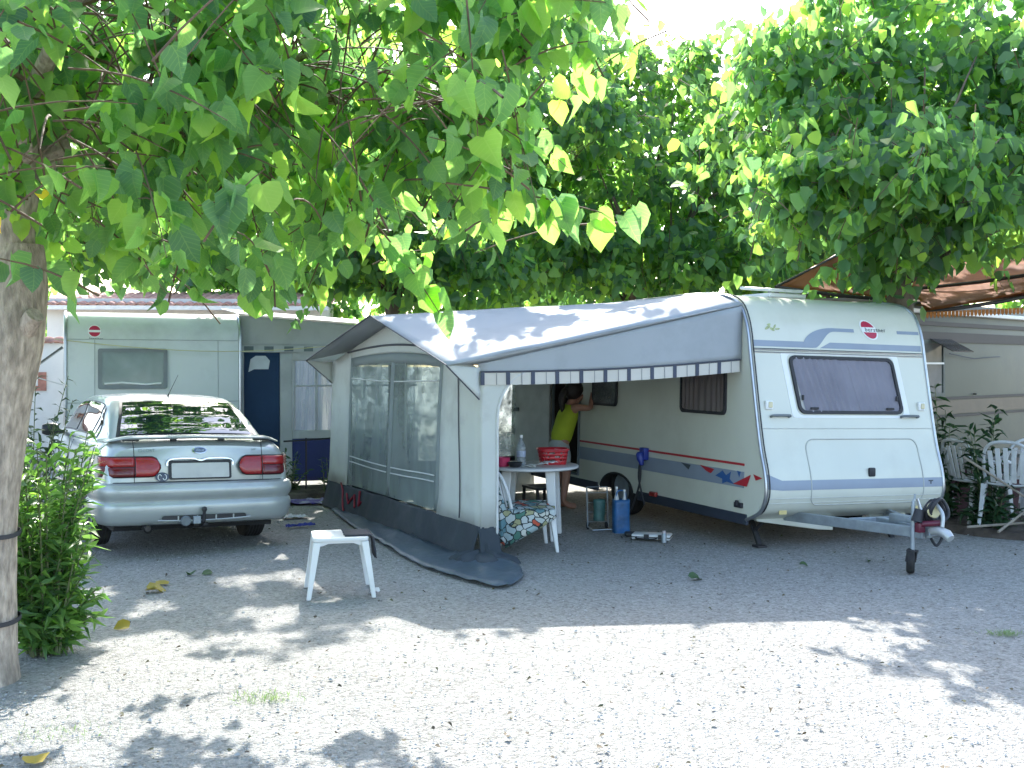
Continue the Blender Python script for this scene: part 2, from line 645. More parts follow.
V = V * sz[:, None, None] + pos[:, None, :]
pm = bpy.data.meshes.new('pebbles')
pm.from_pydata(V.reshape(-1, 3).tolist(), [], [tuple(i + 6 * k for i in f) for k in range(nst) for f in FS])
pm.materials.append(PEB)
po = bpy.data.objects.new('pebbles', pm)
COL.objects.link(po)
tag(po, 'loose pale stone chips lying on the gravel', 'pebbles', kind='stuff')

# dark bed at the right and the earth strip behind the car
SOIL = mat('soil', (.075, .06, .048), .95, 0, .4, 7, .8, 30, .15, (.14, .12, .10), 3)
def soil_patch(name, pts, label, h=.05):
    m_ = MB()
    c = sum((Vector(p) for p in pts), Vector()) / len(pts)
    lp = catmull([Vector(p) for p in pts] + [Vector(pts[0])], 5)[:-1]
    rings = []
    for t, z in ((1.0, -.03), (.95, h * .8), (.75, h), (.4, h * 1.1), (.02, h)):
        rings.append([c + (p - c) * t + Vector((0, 0, z + (.025 * mnoise.noise(p * 2 * t) if t < .99 else 0))) for p in lp])
    m_.grid(rings, close=True)
    return tag(m_.build(name, SOIL, smooth=True), label, kind='structure')
soil_patch('ground_soil_bed', [(4.35, 11.4, 0), (4.9, 10.6, 0), (6.6, 10.1, 0), (8.2, 11.2, 0), (7.6, 13.3, 0), (5.2, 12.6, 0)], 'dark earth bed under the garden chairs', .07)
soil_patch('ground_soil_strip', [(-3.75, 14.5, 0), (-2.0, 15.2, 0), (-1.7, 14.5, 0), (-3.3, 13.7, 0)], 'strip of earth in front of the dark blue awning', .06)

# ------------------------------------------------------------------ trees
RAMP = [(0.0, (.036, .080, .058)), (.3, (.062, .128, .062)), (.62, (.092, .175, .056)), (.9, (.14, .23, .05)), (.985, (.155, .225, .045)), (1.0, (.42, .30, .03))]
LEAF = leafmat('mulberry_leaf', RAMP, (1.08, 1.08, .55), .58, .38, True, 4.5)
LEAF_FAR = leafmat('mulberry_leaf_far', RAMP[:-1] + [(1.0, (.12, .17, .03))], (1.05, 1.05, .55), .55, .38, False, 4.2)
BARK = mat('bark', (.41, .335, .27), .9, 0, .42, 30, 1.0, 48, .2, (.20, .165, .13), 9, stretch=(1, 1, .35))
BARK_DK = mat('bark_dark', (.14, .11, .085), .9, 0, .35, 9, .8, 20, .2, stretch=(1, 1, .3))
TWIG = mat('twig', (.13, .08, .045), .8, 0, .3, 9)


def leafvar(n, yellow=.004):
    v = np.clip(rng.beta(1.5, 1.6, n) * .97, 0, .975)
    v[rng.random(n) < yellow] = 1.0
    return v

# --- the big near mulberry at the left edge
near = empty('mulberry_tree', 'large mulberry with a thick pale trunk bound by two straps, heart shaped leaves overhead', 'tree', (-2.86, 5.87, 0))
O = Vector((-2.86, 5.87, 0))
tb = MB()
rows = []
cl = [Vector((-.03, 0, -.05)), Vector((-.025, 0, .12)), Vector((-.02, 0, .5)), Vector((-.012, 0, 1.0)), Vector((.055, .0, 1.5)), Vector((.12, 0, 1.85)), Vector((.15, .02, 2.15)), Vector((.175, .03, 2.38))]
rr = [.21, .178, .166, .163, .162, .172, .155, .105]
cl2 = catmull(cl, 6)
for i, c in enumerate(cl2):
    t = i / (len(cl2) - 1) * (len(cl) - 1)
    k = min(int(t), len(cl) - 2)
    r = rr[k] + (rr[k + 1] - rr[k]) * (t - k)
    rows.append([c + Vector((math.cos(a), math.sin(a), 0)) * r * (1 + .10 * mnoise.noise(Vector((math.cos(a) * 1.4, math.sin(a) * 1.4, c.z * 1.5))) + .03 * mnoise.noise(Vector((math.cos(a) * 5, math.sin(a) * 5, c.z * 3)))) for a in [2 * math.pi * j / 28 for j in range(28)]])
tb.grid(rows, close=True)
tb.cap(len(tb.v) - 28, 28)
# pruning knobs
for p, q, r in (((.2, -.05, 1.88), (.31, -.12, 1.99), .055), ((.02, -.12, 1.2), (-.02, -.20, 1.25), .05)):
    tb.tube([p, Vector(p).lerp(Vector(q), .6), q], [r * 1.25, r, r * .9], 10)
top = Vector((.155, .03, 2.33))
ends = [(-1.1, .6, 3.6), (.55, .25, 3.15), (.05, -.6, 3.7), (1.7, .3, 3.5), (2.6, .9, 3.4), (1.0, 2.0, 3.7), (-.6, -1.4, 3.8), (1.4, -1.4, 3.5), (.2, .1, 4.2)]
stem_top = Vector((.2, .02, 2.85))
tb.tube(catmull([(.14, .03, 2.2), (.15, .02, 2.5), (.2, .02, 2.75), stem_top], 4), [.115, .105, .1, .096, .092, .09, .088, .086, .084, .082, .08, .078, .075], 12)
limb(tb, (.02, .05, 2.05), (-.55, .3, 3.2), .10, .05, 10, .1, 6, 3)
lpts = []
for i, e in enumerate(ends):
    lpts.append(limb(tb, stem_top if i % 3 else Vector((.18, .02, 2.7)), Vector(e), .062, .022, 8, .1, 7, i))
tb.build('trunk', BARK, near, smooth=True)
lobes = [((-.75, 8.0, 2.72), (.40, .35, .22)), ((-2.9, 6.2, 3.7), (2.3, 2.0, 1.55)), ((-1.3, 6.0, 3.45), (1.5, 1.9, 1.2)), ((-.35, 5.6, 3.15), (.75, 1.1, .75)),
         ((-.1, 5.9, 3.9), (.85, 1.0, .6)), ((-2.1, 5.0, 3.1), (1.4, 1.5, 1.15)), ((-1.9, 7.6, 3.2), (1.2, 1.3, .9))]


def near_keep(p):
    x, y, z = p
    zmin = 1.98 + max(0, x + 1.9) * .26 - .15 * (x < -1.9) + .10 * math.sin(x * 5 + y)
    if z < zmin or y < 3.3 or x > .75:
        return False
    if y < 5.85 and -.53 < x / y < -.40 and z < 3.2 and math.sin(x * 37 + z * 29) < .93:
        return False          # pruned clear in front of the stem
    return y - 1.25 * z < 4.9 and not (y < 4.2 and z < 2.5)

def zlow(x, y):
    return 1.95 + max(0, x + 1.9) * .24 - .12 * (x < -1.9) + .10 * math.sin(x * 5 + y)


L1, P, T_, N_, S = make_twigs(lobes, 960, (.45, .9), 13, (.085, .165), .25, near_keep)
ok = np.array([p[2] > zlow(p[0], p[1]) and mnoise.noise(Vector((p[0] * 1.7, (p[1] - 1.25 * p[2]) * 1.7, 5.0))) + .4 * mnoise.noise(Vector((p[0] * 4, (p[1] - 1.25 * p[2]) * 4, 1.0))) > -.16 for p in P])
P, T_, N_, S = P[ok], T_[ok], N_[ok], S[ok]
L1 = [l for l in L1 if min(p[2] for p in l) > zlow(l[-1][0], l[-1][1]) - .05]
# a long spray reaching right and two hanging shoots
for (b0, d0, LL, k) in (((-.35, 5.3, 2.62), (1, -.05, -.1), .92, 16), ((-.25, 5.1, 3.45), (1, .1, .12), .85, 9), ((-1.95, 6.0, 2.42), (.7, .1, -.25), .6, 12), ((-.75, 5.6, 2.5), (.5, .0, -.55), .55, 12)):
    d = norm(np.array(d0)); b = np.array(b0)
    L1.append([b + d * LL * t / 5 - np.array([0, 0, .1 * (t / 5) ** 2]) for t in range(6)])
    for j in range(k):
        t = .15 + .85 * j / (k - 1)
        p = b + d * LL * t - np.array([0, 0, .1 * t * t])
        P = np.vstack([P, p + rng.normal(size=3) * .03]); T_ = np.vstack([T_, norm(np.array([.25, -.1, -1]) + rng.normal(size=3) * .35)])
        N_ = np.vstack([N_, norm(np.array([.1, -.7, .6]) + rng.normal(size=3) * .45)]); S = np.append(S, rng.uniform(.11, .18))
o_ = np.array(O)
lv = leafvar(len(P), 0)
for tgt in ((-2.32, 5.2, 2.58), (-2.5, 5.05, 2.42), (-2.35, 5.3, 2.40), (-.15, 5.4, 3.6)):
    lv[np.argsort(np.linalg.norm(P - np.array(tgt), axis=1))[:1]] = 1.0
leaf_object('crown', P - o_, T_, N_, S, lv, HEART, LEAF, near)
tw = MB()
for ln in L1:
    pts = [Vector(p) - O for p in ln]
    tw.tube(pts, [.006, .0055, .005, .0042, .0035, .002], 4, cap=False)
for i, lp in enumerate(lpts):
    for k in range(5):
        a = lp[2 + k % 5]
        dd = Vector((random.uniform(-1, 1), random.uniform(-1, 1), random.uniform(-.2, .6))).normalized()
        limb(tw, a, a + dd * random.uniform(.5, 1.0), .016, .006, 5, .12, 4, i * 9 + k)
lab(tw.build('twigs', TWIG, near, smooth=True), 'reddish brown twigs among the leaves')['kind'] = 'stuff'
BAND = mat('strap', (.03, .03, .035), .6)
for z, nm in ((.33, 0), (.80, 1)):
    st = MB()
    c = Vector((-.022 + .008 * z, 0, z))
    r = .178 if z < .5 else .174
    ring = lambda rad, dz: [c + Vector((math.cos(a) * rad, math.sin(a) * rad, dz + .006 * math.sin(3 * a))) for a in [2 * math.pi * j / 28 for j in range(28)]]
    st.grid([ring(r, -.012), ring(r + .006, -.012), ring(r + .006, .012), ring(r, .012)], close=True)
    so_ = st.build('strap', BAND, None, smooth=True)
    so_.location = near.location
    tag(so_, 'dark strap tied round the pale mulberry trunk, %s of the two' % ('lower' if z < .5 else 'upper'), 'strap', 'straps round the mulberry trunk')

# --- mulberries behind and between the pitches
def back_tree(name, label, loc, trunk_h, lobes, ntw, limbs, seed, keep=None, nleaf=13, size=(.12, .19), tr=.13, shell=.3, holes=True):
    t = empty(name, label, 'tree', loc)
    O_ = Vector(loc)
    m_ = MB()
    pts = [(0, 0, -.1), (.02, .02, .5), (.05, 0, trunk_h * .6), (0, .03, trunk_h)]
    m_.tube(catmull(pts, 4), [tr * 1.3, tr * 1.15, tr * 1.08, tr * 1.04, tr, tr, tr * .98, tr * .97, tr * .98, tr * 1.02, tr * 1.1, tr * 1.1, tr], 12)
    for i, e in enumerate(limbs):
        p = limb(m_, (0, .03, trunk_h - .12), Vector(e), tr * .55, .025, 8, .10, 7, seed + i)
        for k in range(3):
            a = p[3 + k]
            dd = (Vector(e).normalized() + Vector((random.uniform(-1, 1), random.uniform(-1, 1), random.uniform(-.3, .8)))).normalized()
            limb(m_, a, a + dd * random.uniform(.7, 1.4), .024, .008, 5, .1, 4, seed * 7 + i * 5 + k)
    m_.build('trunk', BARK_DK, t, smooth=True)
    lines, P, T_, N_, S = make_twigs(lobes, ntw, (.5, 1.0), nleaf, size, shell, (lambda p: keep(p + np.array(loc))) if keep else None)
    W_ = P + np.array(loc)
    q_ = W_[:, 1] - 1.25 * W_[:, 2]
    hole = np.array([mnoise.noise(Vector((x * 1.9, q * 1.9, 2.0))) + .45 * mnoise.noise(Vector((x * 4.3, q * 4.3, 7.0))) for x, q in zip(W_[:, 0], q_)])
    ok = (hole > (.02 if holes else -.55)) | (q_ > 10.6) | (q_ < 4.0)
    P, T_, N_, S = P[ok], T_[ok], N_[ok], S[ok]          # gaps the sun comes through
    leaf_object('crown', P, T_, N_, S, leafvar(len(P), .002), HEART_FAR, LEAF_FAR, t)
    m2 = MB()
    for ln in lines[::2]:
        m2.tube([Vector(p) for p in ln[::2]] + [Vector(ln[-1])], [.006, .005, .0035, .002], 3, cap=False)
    m2.build('twigs', TWIG, t)['kind'] = 'stuff'
    return t


def sunline(p, lo=7.15):
    """foliage stays behind the sun's path to the open gravel"""
    x, y, z = p
    q = y - 1.25 * z
    if -1.2 < x < 2.2 and q < lo + .25 * math.sin(x * 3.1):
        return False
    return True

big = [((0, .3, 6.4), (1.9, 1.7, 1.1)), ((0, .2, 4.3), (2.9, 2.4, 2.1)), ((-1.4, -.1, 5.5), (1.8, 1.6, 1.5)), ((1.4, .2, 5.8), (1.7, 1.6, 1.5)), ((-.7, -.8, 3.4), (1.4, 1.2, .8)), ((1.2, -.9, 3.2), (1.5, 1.1, .9))]
bl = [(-1.4, .4, 4.3), (1.3, -.2, 4.4), (.2, 1.2, 4.8), (-.4, -1.0, 4.2), (.5, .2, 5.4), (-.9, -.4, 3.1)]
back_tree('mulberry_tree', 'mulberry with dark forked limbs standing behind the big grey awning', (-1.75, 15.9, 0), 2.75, big + [((.8, -1.6, 5.2), (1.5, 1.0, .9)), ((2.0, -1.3, 5.3), (1.2, .9, .8))], 1450, bl, 10, sunline)
back_tree('mulberry_tree', 'dense mulberry behind the caravan roof, its dark lower leaves above the awning ridge', (1.9, 16.9, 0), 2.6, [((c[0] * 1.1, c[1], c[2] + .1), r) for c, r in big] + [((-.8, -2.0, 5.4), (1.5, 1.0, .9))], 1400, bl, 30, sunline)
back_tree('mulberry_tree', 'tall mulberry standing farther back between the main caravan and the orange brown canopy', (5.6, 18.2, 0), 2.6, [((c[0], c[1], c[2] + .5), r) for c, r in big], 1150, bl, 50, sunline)
rl = [((0, .1, 4.4), (2.5, 2.4, 1.9)), ((-1.0, -.2, 5.5), (1.5, 1.5, 1.3)), ((1.3, -.4, 5.5), (1.8, 1.6, 1.4)), ((.4, .4, 6.4), (1.7, 1.5, 1.0)), ((2.6, .2, 4.8), (1.6, 1.8, 1.6)), ((-.2, -1.2, 3.7), (1.5, 1.0, .9)), ((1.9, -1.2, 4.0), (1.4, 1.2, 1.0)), ((-.3, -.5, 3.0), (.75, .7, .5)), ((-.75, -1.9, 3.7), (1.1, .8, .6)), ((-1.62, -1.7, 3.55), (.75, .6, .5))]


def right_keep(p):
    x, y, z = p
    if z < 2.72 and x < 3.75: return False
    if z < 3.0 - .45 * math.sin(x * 6.1 + y * 3) ** 4: return False
    return sunline(p, 7.2) and y - 1.25 * z > 5.0 and y > 9.6 and not (x < 2.15 and y - 1.25 * z < 6.3)
back_tree('mulberry_tree', 'mulberry rising just behind the front corner of the main caravan, beside the cream one', (4.32, 12.0, 0), 2.75, rl, 1350,
          [(-1.3, .2, 4.2), (1.1, .3, 4.3), (.3, -.9, 4.3), (-.3, .8, 4.6), (1.8, -.9, 4.1), (-.9, -.5, 4.2)], 70, right_keep, 12, (.12, .185), .125, .3, False)
back_tree('mulberry_tree', 'mulberry behind the near trunk, its crown shading the silver car', (-6.9, 13.2, 0), 2.7,
          [((.6, -.3, 4.2), (2.9, 2.6, 1.6)), ((2.0, .3, 4.4), (1.8, 1.8, 1.3)), ((1.3, -1.7, 3.9), (1.7, 1.4, 1.1)), ((3.2, -1.3, 4.0), (1.3, 1.4, .9)), ((2.2, -2.8, 3.8), (1.3, 1.1, .8)), ((2.3, -.6, 3.25), (1.3, 1.2, .5)), ((3.6, -2.2, 4.1), (1.5, 1.6, .9)), ((4.3, .1, 4.2), (1.4, 1.5, .9))], 1150,
          [(1.4, .4, 4.3), (2.6, -.8, 4.0), (.4, -1.4, 4.2), (-1, .5, 4.4), (1.6, -2.0, 4.0)], 90, lambda p: p[1] > 8.3 and p[1] - 1.25 * p[2] > (4.9 if p[0] < -2.2 else 6.1) + .9 * math.sin(p[0] * 2.3) * math.sin(p[1] * 1.7))
fr = back_tree('mulberry_tree', 'distant mulberry closing the gap above the tiled house roof', (-6.3, 27.5, 0), 2.4,
               [((0, 0, 4.3), (3.6, 2.2, 2.6)), ((1.7, 0, 5.6), (2.0, 1.8, 1.5)), ((-1.8, .3, 5.2), (2.0, 1.8, 1.6)), ((0, -.5, 2.4), (3.2, 1.6, 1.2))], 900, bl, 110, None, 12, (.17, .26))
for i, (x, y, a, s, lb) in enumerate(((-14.5, 28, 1.1, 1.05, 'distant mulberry beyond the white garden wall'), (.9, 27.5, 2.3, 1.1, 'distant mulberry in the gap above the awning ridge'), (7.6, 26.5, 4.0, 1.05, 'distant mulberry behind the tallest tree'), (14.2, 25.5, 5.1, 1.15, 'distant mulberry beyond the orange brown canopy'))):
    c = copy_tree(fr)
    c.location = (x, y, 0); c.rotation_euler = (0, 0, a); c.scale = (s, s, s)
    c['label'] = lb + ', pale in the light'
    c['label'] = lb

# --- green shrub beside the trunk
OLE = leafmat('oleander_leaf', [(0, (.045, .10, .04)), (.5, (.095, .19, .05)), (.9, (.16, .27, .065)), (1, (.17, .27, .07))], (1, 1.1, .6), .42, .35, False, 2.4)
def stem_plant(name, label, cat, loc, stems, leafn, size, m, seed, spread, height, tmpl=LANCE, group=None, droop=.25, lean=(0, 0)):
    t = empty(name, label, cat, loc, 0, group)
    rs = np.random.default_rng(seed)
    sm = MB()
    P, T_, N_, S = [], [], [], []
    for i in range(stems):
        a = rs.uniform(0, 6.28)
        r0 = rs.uniform(0, .35) * spread
        top = np.array([math.cos(a) * spread * rs.uniform(.35, 1) + lean[0], math.sin(a) * spread * rs.uniform(.35, 1) + lean[1], height * rs.uniform(.16, 1.0)])
        b = np.array([math.cos(a) * r0, math.sin(a) * r0, 0.0])
        pts = []
        for k in range(7):
            u = k / 6
            p = b + (top - b) * np.array([u ** 1.5, u ** 1.5, u]) + np.array([0, 0, -droop * .3 * height * .3 * u ** 3])
            pts.append(p)
        sm.tube([Vector(p) for p in pts], [.009 * (1 - .7 * k / 6) for k in range(7)], 5, cap=False)
        n = int(leafn * (.6 + .4 * top[2] / height))
        for j in range(n):
            u = .06 + .94 * (j + rs.random()) / n
            k = min(int(u * 6), 5)
            p = pts[k] + (pts[k + 1] - pts[k]) * (u * 6 - k)
            ax = norm(pts[k + 1] - pts[k])
            az = j * 2.4 + rs.uniform(-.5, .5)
            out = np.array([math.cos(az), math.sin(az), 0])
            tip = norm(out * rs.uniform(.5, 1.1) + ax * rs.uniform(.1, .9) - np.array([0, 0, rs.uniform(0, .6)]))
            P.append(p); T_.append(tip); N_.append(norm(ax + out * -.1 + rs.normal(size=3) * .4)); S.append(rs.uniform(*size))
    sm.build('stems', mat(name + '_stem', (.12, .14, .06), .8), t, smooth=True)['kind'] = 'stuff'
    leaf_object('leaves', P, T_, N_, S, np.clip(rs.beta(2, 2, len(P)), 0, 1), tmpl, m, t)
    return t
stem_plant('oleander_shrub', 'tall leafy green shrub with narrow leaves between the near trunk and the silver car', 'shrub', (-2.80, 6.45, 0), 90, 42, (.08, .15), OLE, 3, .36, 1.45)
stem_plant('oleander_shrub', 'dark small leaved bush behind the green shrub, against the white wall', 'shrub', (-4.15, 9.3, 0), 30, 36, (.07, .12), leafmat('bush_leaf', [(0, (.02, .04, .02)), (1, (.05, .09, .04))], (1, 1, .7), .3, .4, False, 2), 5, .42, 1.75)
# ------------------------------------------------------------------ shared paints
SHELL = mat('caravan_shell', (.60, .60, .505), .30, 0, .04, 1.5, .04, 8, .5, (.53, .52, .43), 1.1, coat=.25)
GREYBAND = mat('grey_decal', (.24, .28, .34), .4, 0, .06, 4)
REDLINE = mat('red_decal', (.42, .02, .03), .4, 0, .05)
BLUEDEC = mat('blue_decal', (.03, .10, .28), .4, 0, .05)
REDLOGO = mat('red_logo', (.42, .02, .06), .4, 0, .05)
WHITE = mat('white_paint', (.75, .75, .72), .4, 0, .04)
INK = mat('ink', (.05, .06, .07), .5)
ALU = mat('aluminium_trim', (.42, .43, .44), .32, .85, .1, 12)
RUBBER = mat('black_rubber', (.022, .022, .026), .6, 0, .2, 10)
TYRE = mat('tyre', (.028, .027, .027), .85, 0, .25, 16, .5, 50, .25, (.07, .062, .052), 6)
DARKSK = mat('dark_skirt', (.026, .033, .05), .55, 0, .15, 5)
UNDER = mat('underside', (.02, .02, .021), .9, 0, .2, 5)
GALV = mat('galvanised_steel', (.30, .34, .37), .45, .55, .15, 12, .1, 40, .5, (.22, .22, .23), 4)
DARKSTEEL = mat('dark_steel', (.04, .038, .04), .6, .4, .2, 9)
CREAM = mat('cream_lens', (.62, .56, .36), .25, 0, .05)
PLAST = mat('grey_plastic', (.13, .15, .16), .5, 0, .1)
AMBER = mat('reflector', (.62, .50, .22), .3)
CURTAIN = cloth('curtain', (.36, .35, .38), .2, .12, 3, wr=.2)
CURT_DK = cloth('brown_curtain', (.34, .29, .28), .25, .12, 3, wr=.2)
PANE = glass('tinted_pane', (.93, .92, .95), .90, .03, base=(.03, .03, .035), bstr=.06)
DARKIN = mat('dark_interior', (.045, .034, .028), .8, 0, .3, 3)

# ------------------------------------------------------------------ main caravan
CA = R(22.8)
car0 = Vector((2.30, 9.75, 0))
cv = empty('caravan', 'white touring caravan with grey swoosh, round red logo and curtained front window, awning attached', 'caravan', car0, CA)
cv.rotation_euler = (0, R(1.3), CA)
CW, CL = 2.09, 5.45
prof_pts = [(.30, .275), (.10, .36), (.015, .48), (0, .60), (.028, .75), (.095, .95), (.165, 1.25), (.285, 1.84), (.315, 2.0), (.37, 2.16), (.47, 2.30), (.66, 2.385), (1.0, 2.425), (1.6, 2.44)]
front = [(v.x, v.y) for v in catmull([Vector((a, b, 0)) for a, b in prof_pts], 7)]
rear = [(4.9, 2.43), (5.15, 2.39), (5.30, 2.28), (5.38, 2.1), (5.43, 1.5), (5.45, .7), (5.43, .42), (5.34, .30)]


def fy(z):
    """local y of the front face at height z"""
    for (y0, z0), (y1, z1) in zip(front, front[1:]):
        if z0 <= z <= z1 and z1 > z0:
            return y0 + (y1 - y0) * (z - z0) / (z1 - z0)
    return front[-1][0]


def cw(x, y, z):
    return Vector((x, y, z))
outline = front + rear
mb = MB()
n = len(outline)
xsx = [0, .012, .05] + [CW * k / 6 for k in range(1, 6)] + [CW - .05, CW - .012, CW]
ins = [.012, .003, 0] + [0] * 5 + [0, .003, .012]
cen = Vector((2.7, 1.3))
rows = []
for x, i_ in zip(xsx, ins):
    row = []
    for (y, z) in outline:
        v = Vector((y, z))
        d = (cen - v).normalized()
        v = v + d * i_
        row.append((x, v.x, v.y))
    rows.append(row)
mb.grid(rows, close=True)
mb.cap(0, n); mb.cap(len(mb.v) - n, n, True)
body = mb.build('body', SHELL, cv, smooth=True)
EL = lambda x, k=1.0: [(x, 2.85 + .38 * k * math.cos(a), .27 + .20 * k * math.sin(a)) for a in [2 * math.pi * j / 40 for j in range(40)]]
for cut in (MB().box((.2, 4.215, 1.22), (.9, .77, 1.68)).build('cut'), MB().prism(EL(-.2), (.65, 0, 0)).build('cut')):
    cut.parent = cv
    bpy.context.view_layer.update()
    boolean_cut(body, cut)
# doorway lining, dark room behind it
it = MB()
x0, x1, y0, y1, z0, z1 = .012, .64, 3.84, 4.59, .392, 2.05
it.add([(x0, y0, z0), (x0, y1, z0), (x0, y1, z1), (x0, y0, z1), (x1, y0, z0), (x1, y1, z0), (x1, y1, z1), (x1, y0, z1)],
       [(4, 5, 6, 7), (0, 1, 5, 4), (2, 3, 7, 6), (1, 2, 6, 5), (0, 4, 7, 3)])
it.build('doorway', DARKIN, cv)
fl = MB()
for y in (3.832, 4.598):
    fl.box((-.006, y, 1.22), (.03, .03, 1.70))
fl.box((-.006, 4.215, 2.075), (.03, .80, .03)); fl.box((-.006, 4.215, .37), (.03, .80, .03))
fl.build('door_frame', PLAST, cv, bevel=.004)
# open door leaf swung back
dM = Matrix.Rotation(R(-160), 3, 'Z')
dl = MB()
hp = Vector((-.04, 4.62, 1.22))
dl.box(hp + dM @ Vector((0, -.36, 0)), (.035, .72, 1.66), dM)
dr = dl.build('door', mat('door_skin', (.45, .45, .44), .4), cv, bevel=.008)
hd = MB(); hd.box(hp + dM @ Vector((.03, -.62, -.1)), (.03, .10, .05), dM)
hd.build('handle', PLAST, dr, bevel=.006)
# rounded trim along the front corner and roof edge, both sides
for x in (-.004, CW + .004):
    t = MB()
    pts = [Vector((x, y + .004, z)) for y, z in front[::2]] + [Vector((x, y, z)) for y, z in rear[:6]]
    t.tube(pts, .017, 8)
    t.build('edge_trim', ALU, cv, smooth=True)
t = MB()
t.tube([Vector((.022, y - .016, z + .012)) for y, z in front[::2]], .007, 6)
t.build('edge_seal', RUBBER, cv, smooth=True)
# lower skirt on the sides and dark chassis underneath
for x in (.004, CW - .004):
    s_ = MB()
    s_.box((x, 1.32, .275), (.03, 2.05, .10)); s_.box((x, 4.32, .275), (.03, 2.02, .10))
    s_.build('skirt', DARKSK, cv, bevel=.006)
ch = MB()
ch.box((1.02, 2.75, .30), (1.7, 4.7, .06))
for x in (.55, 1.5):
    ch.bar((x, .5, .24), (x, 5.1, .24), .06, .12)
ch.tube([(.1, 2.85, .26), (1.95, 2.85, .26)], .035, 8)
ch.build('chassis', UNDER, cv)
for x, sx in ((.16, -1), (CW - .16, 1)):
    wM = Matrix.Rotation(R(90), 3, 'Y')
    w = MB().lathe([(.15, -.085), (.26, -.088), (.295, -.07), (.305, -.03), (.305, .03), (.295, .07), (.26, .088), (.15, .085)], 30, (x, 2.85, .30), wM)
    wo = w.build('wheel', TYRE, cv, smooth=True)
    rm = MB().lathe([(.02, -.03), (.06, -.035), (.10, -.01), (.165, -.04), (.17, .05), (.1, .05)], 24, (x + sx * .045, 2.85, .30), Matrix.Rotation(R(90 * sx), 3, 'Y') if sx < 0 else Matrix.Rotation(R(-90), 3, 'Y'))
    rm.build('rim', GALV, wo, smooth=True)
# wheel arch lip
la = MB()
la.grid([EL(x, .992)[:21] for x in (-.006, .1, .3, .44)]); la.add(EL(.44, .99)[:21], [tuple(range(21))])
la.tube([Vector(p) for p in EL(-.004, 1.02)[:21]], .014, 8)
la.build('wheel_arch', UNDER, cv, smooth=True)
# front window: frame, pane, pleated curtain behind
WX0, WX1, WZ0, WZ1 = .41, 1.66, 1.27, 1.82


def fpt(x, z, off=0.0):
    """point on the front face, off outward"""
    y = fy(z)
    dz = .01
    tz = Vector((0, fy(z + dz) - fy(z - dz), 2 * dz)).normalized()
    nrm = Vector((0, -tz.z, tz.y))
    return Vector((x, y, z)) + nrm * off


def rrect(x0, x1, z0, z1, r, k=5):
    out = []
    for cx, cz, a0 in ((x1 - r, z1 - r, 0), (x0 + r, z1 - r, 90), (x0 + r, z0 + r, 180), (x1 - r, z0 + r, 270)):
        for j in range(k + 1):
            a = R(a0 + 90 * j / k)
            out.append((cx + r * math.cos(a), cz + r * math.sin(a)))
    return out


def frame_strip(outer, inner, fn, o0, o1):
    m_ = MB()
    rings = [[fn(x, z, o0) for x, z in outer], [fn(x, z, o1) for x, z in outer], [fn(x, z, o1) for x, z in inner], [fn(x, z, o0 * .5) for x, z in inner]]
    m_.grid(rings, close=True)
    return m_


def pane_mesh(loop, fn, off):
    """pane with thickness following the face"""
    m_ = MB()
    n_ = len(loop)
    c = (sum(p[0] for p in loop) / n_, sum(p[1] for p in loop) / n_)
    rings = []
    for t in (0.0001, .5, 1.0):
        rings.append([fn(c[0] + (x - c[0]) * t, c[1] + (z - c[1]) * t, off) for x, z in loop])
    rings.append([fn(x, z, off - .004) for x, z in loop])
    m_.grid(rings, close=True)
    return m_
ol = rrect(WX0, WX1, WZ0, WZ1, .07)
il = rrect(WX0 + .03, WX1 - .03, WZ0 + .03, WZ1 - .03, .05)
wpt = lambda x, z, off=0.0: fpt(x + .065 * (1.82 - z) / .55, z, off)
wf = frame_strip(ol, il, wpt, -.002, .022).build('front_window', RUBBER, cv, smooth=True)
pane_mesh(il, wpt, .024).build('pane', PANE, wf, smooth=True)
cu = MB()
nr = 120
rows = []
for k in range(6):
    z = WZ0 + .02 + (WZ1 - WZ0 - .04) * k / 5
    row = []
    for j in range(nr + 1):
        x = WX0 + .02 + (WX1 - WX0 - .04) * j / nr
        amp = .0062 * (1 + .6 * math.sin(x * 3)) * (1 if abs(x - 1.05) > .03 else .3)
        dx = (1 - k / 5) * .10 * math.sin((x - WX0) / (WX1 - WX0) * math.pi * 2) * .3 + (1 - k / 5) * .06
        row.append(wpt(min(x + dx, WX1 - .01), z, .0035 + amp * (1 + math.sin(x * 72 + 2.5 * math.sin(x * 9)))))
    rows.append(row)
cu.grid(rows).build('curtain', CURTAIN, wf, smooth=True)
for x, z, d_ in ((WX0 + .17, WZ0 + .05, (.09, .014, .022)), (WX1 - .17, WZ0 + .05, (.09, .014, .022)), (WX0 + .06, 1.42, (.022, .014, .05)), (WX1 - .06, 1.42, (.022, .014, .05))):
    MB().box(wpt(x, z, .028), d_).build('latch', RUBBER, wf, bevel=.003)
fr_ = frame_strip(rrect(WX0 - .08, WX1 + .08, WZ0 - .035, WZ1 + .028, .03), rrect(WX0 - .02, WX1 + .02, WZ0 - .012, WZ1 + .012, .06), wpt, -.002, .004)
fr_.build('window_recess', WHITE, cv, smooth=True)


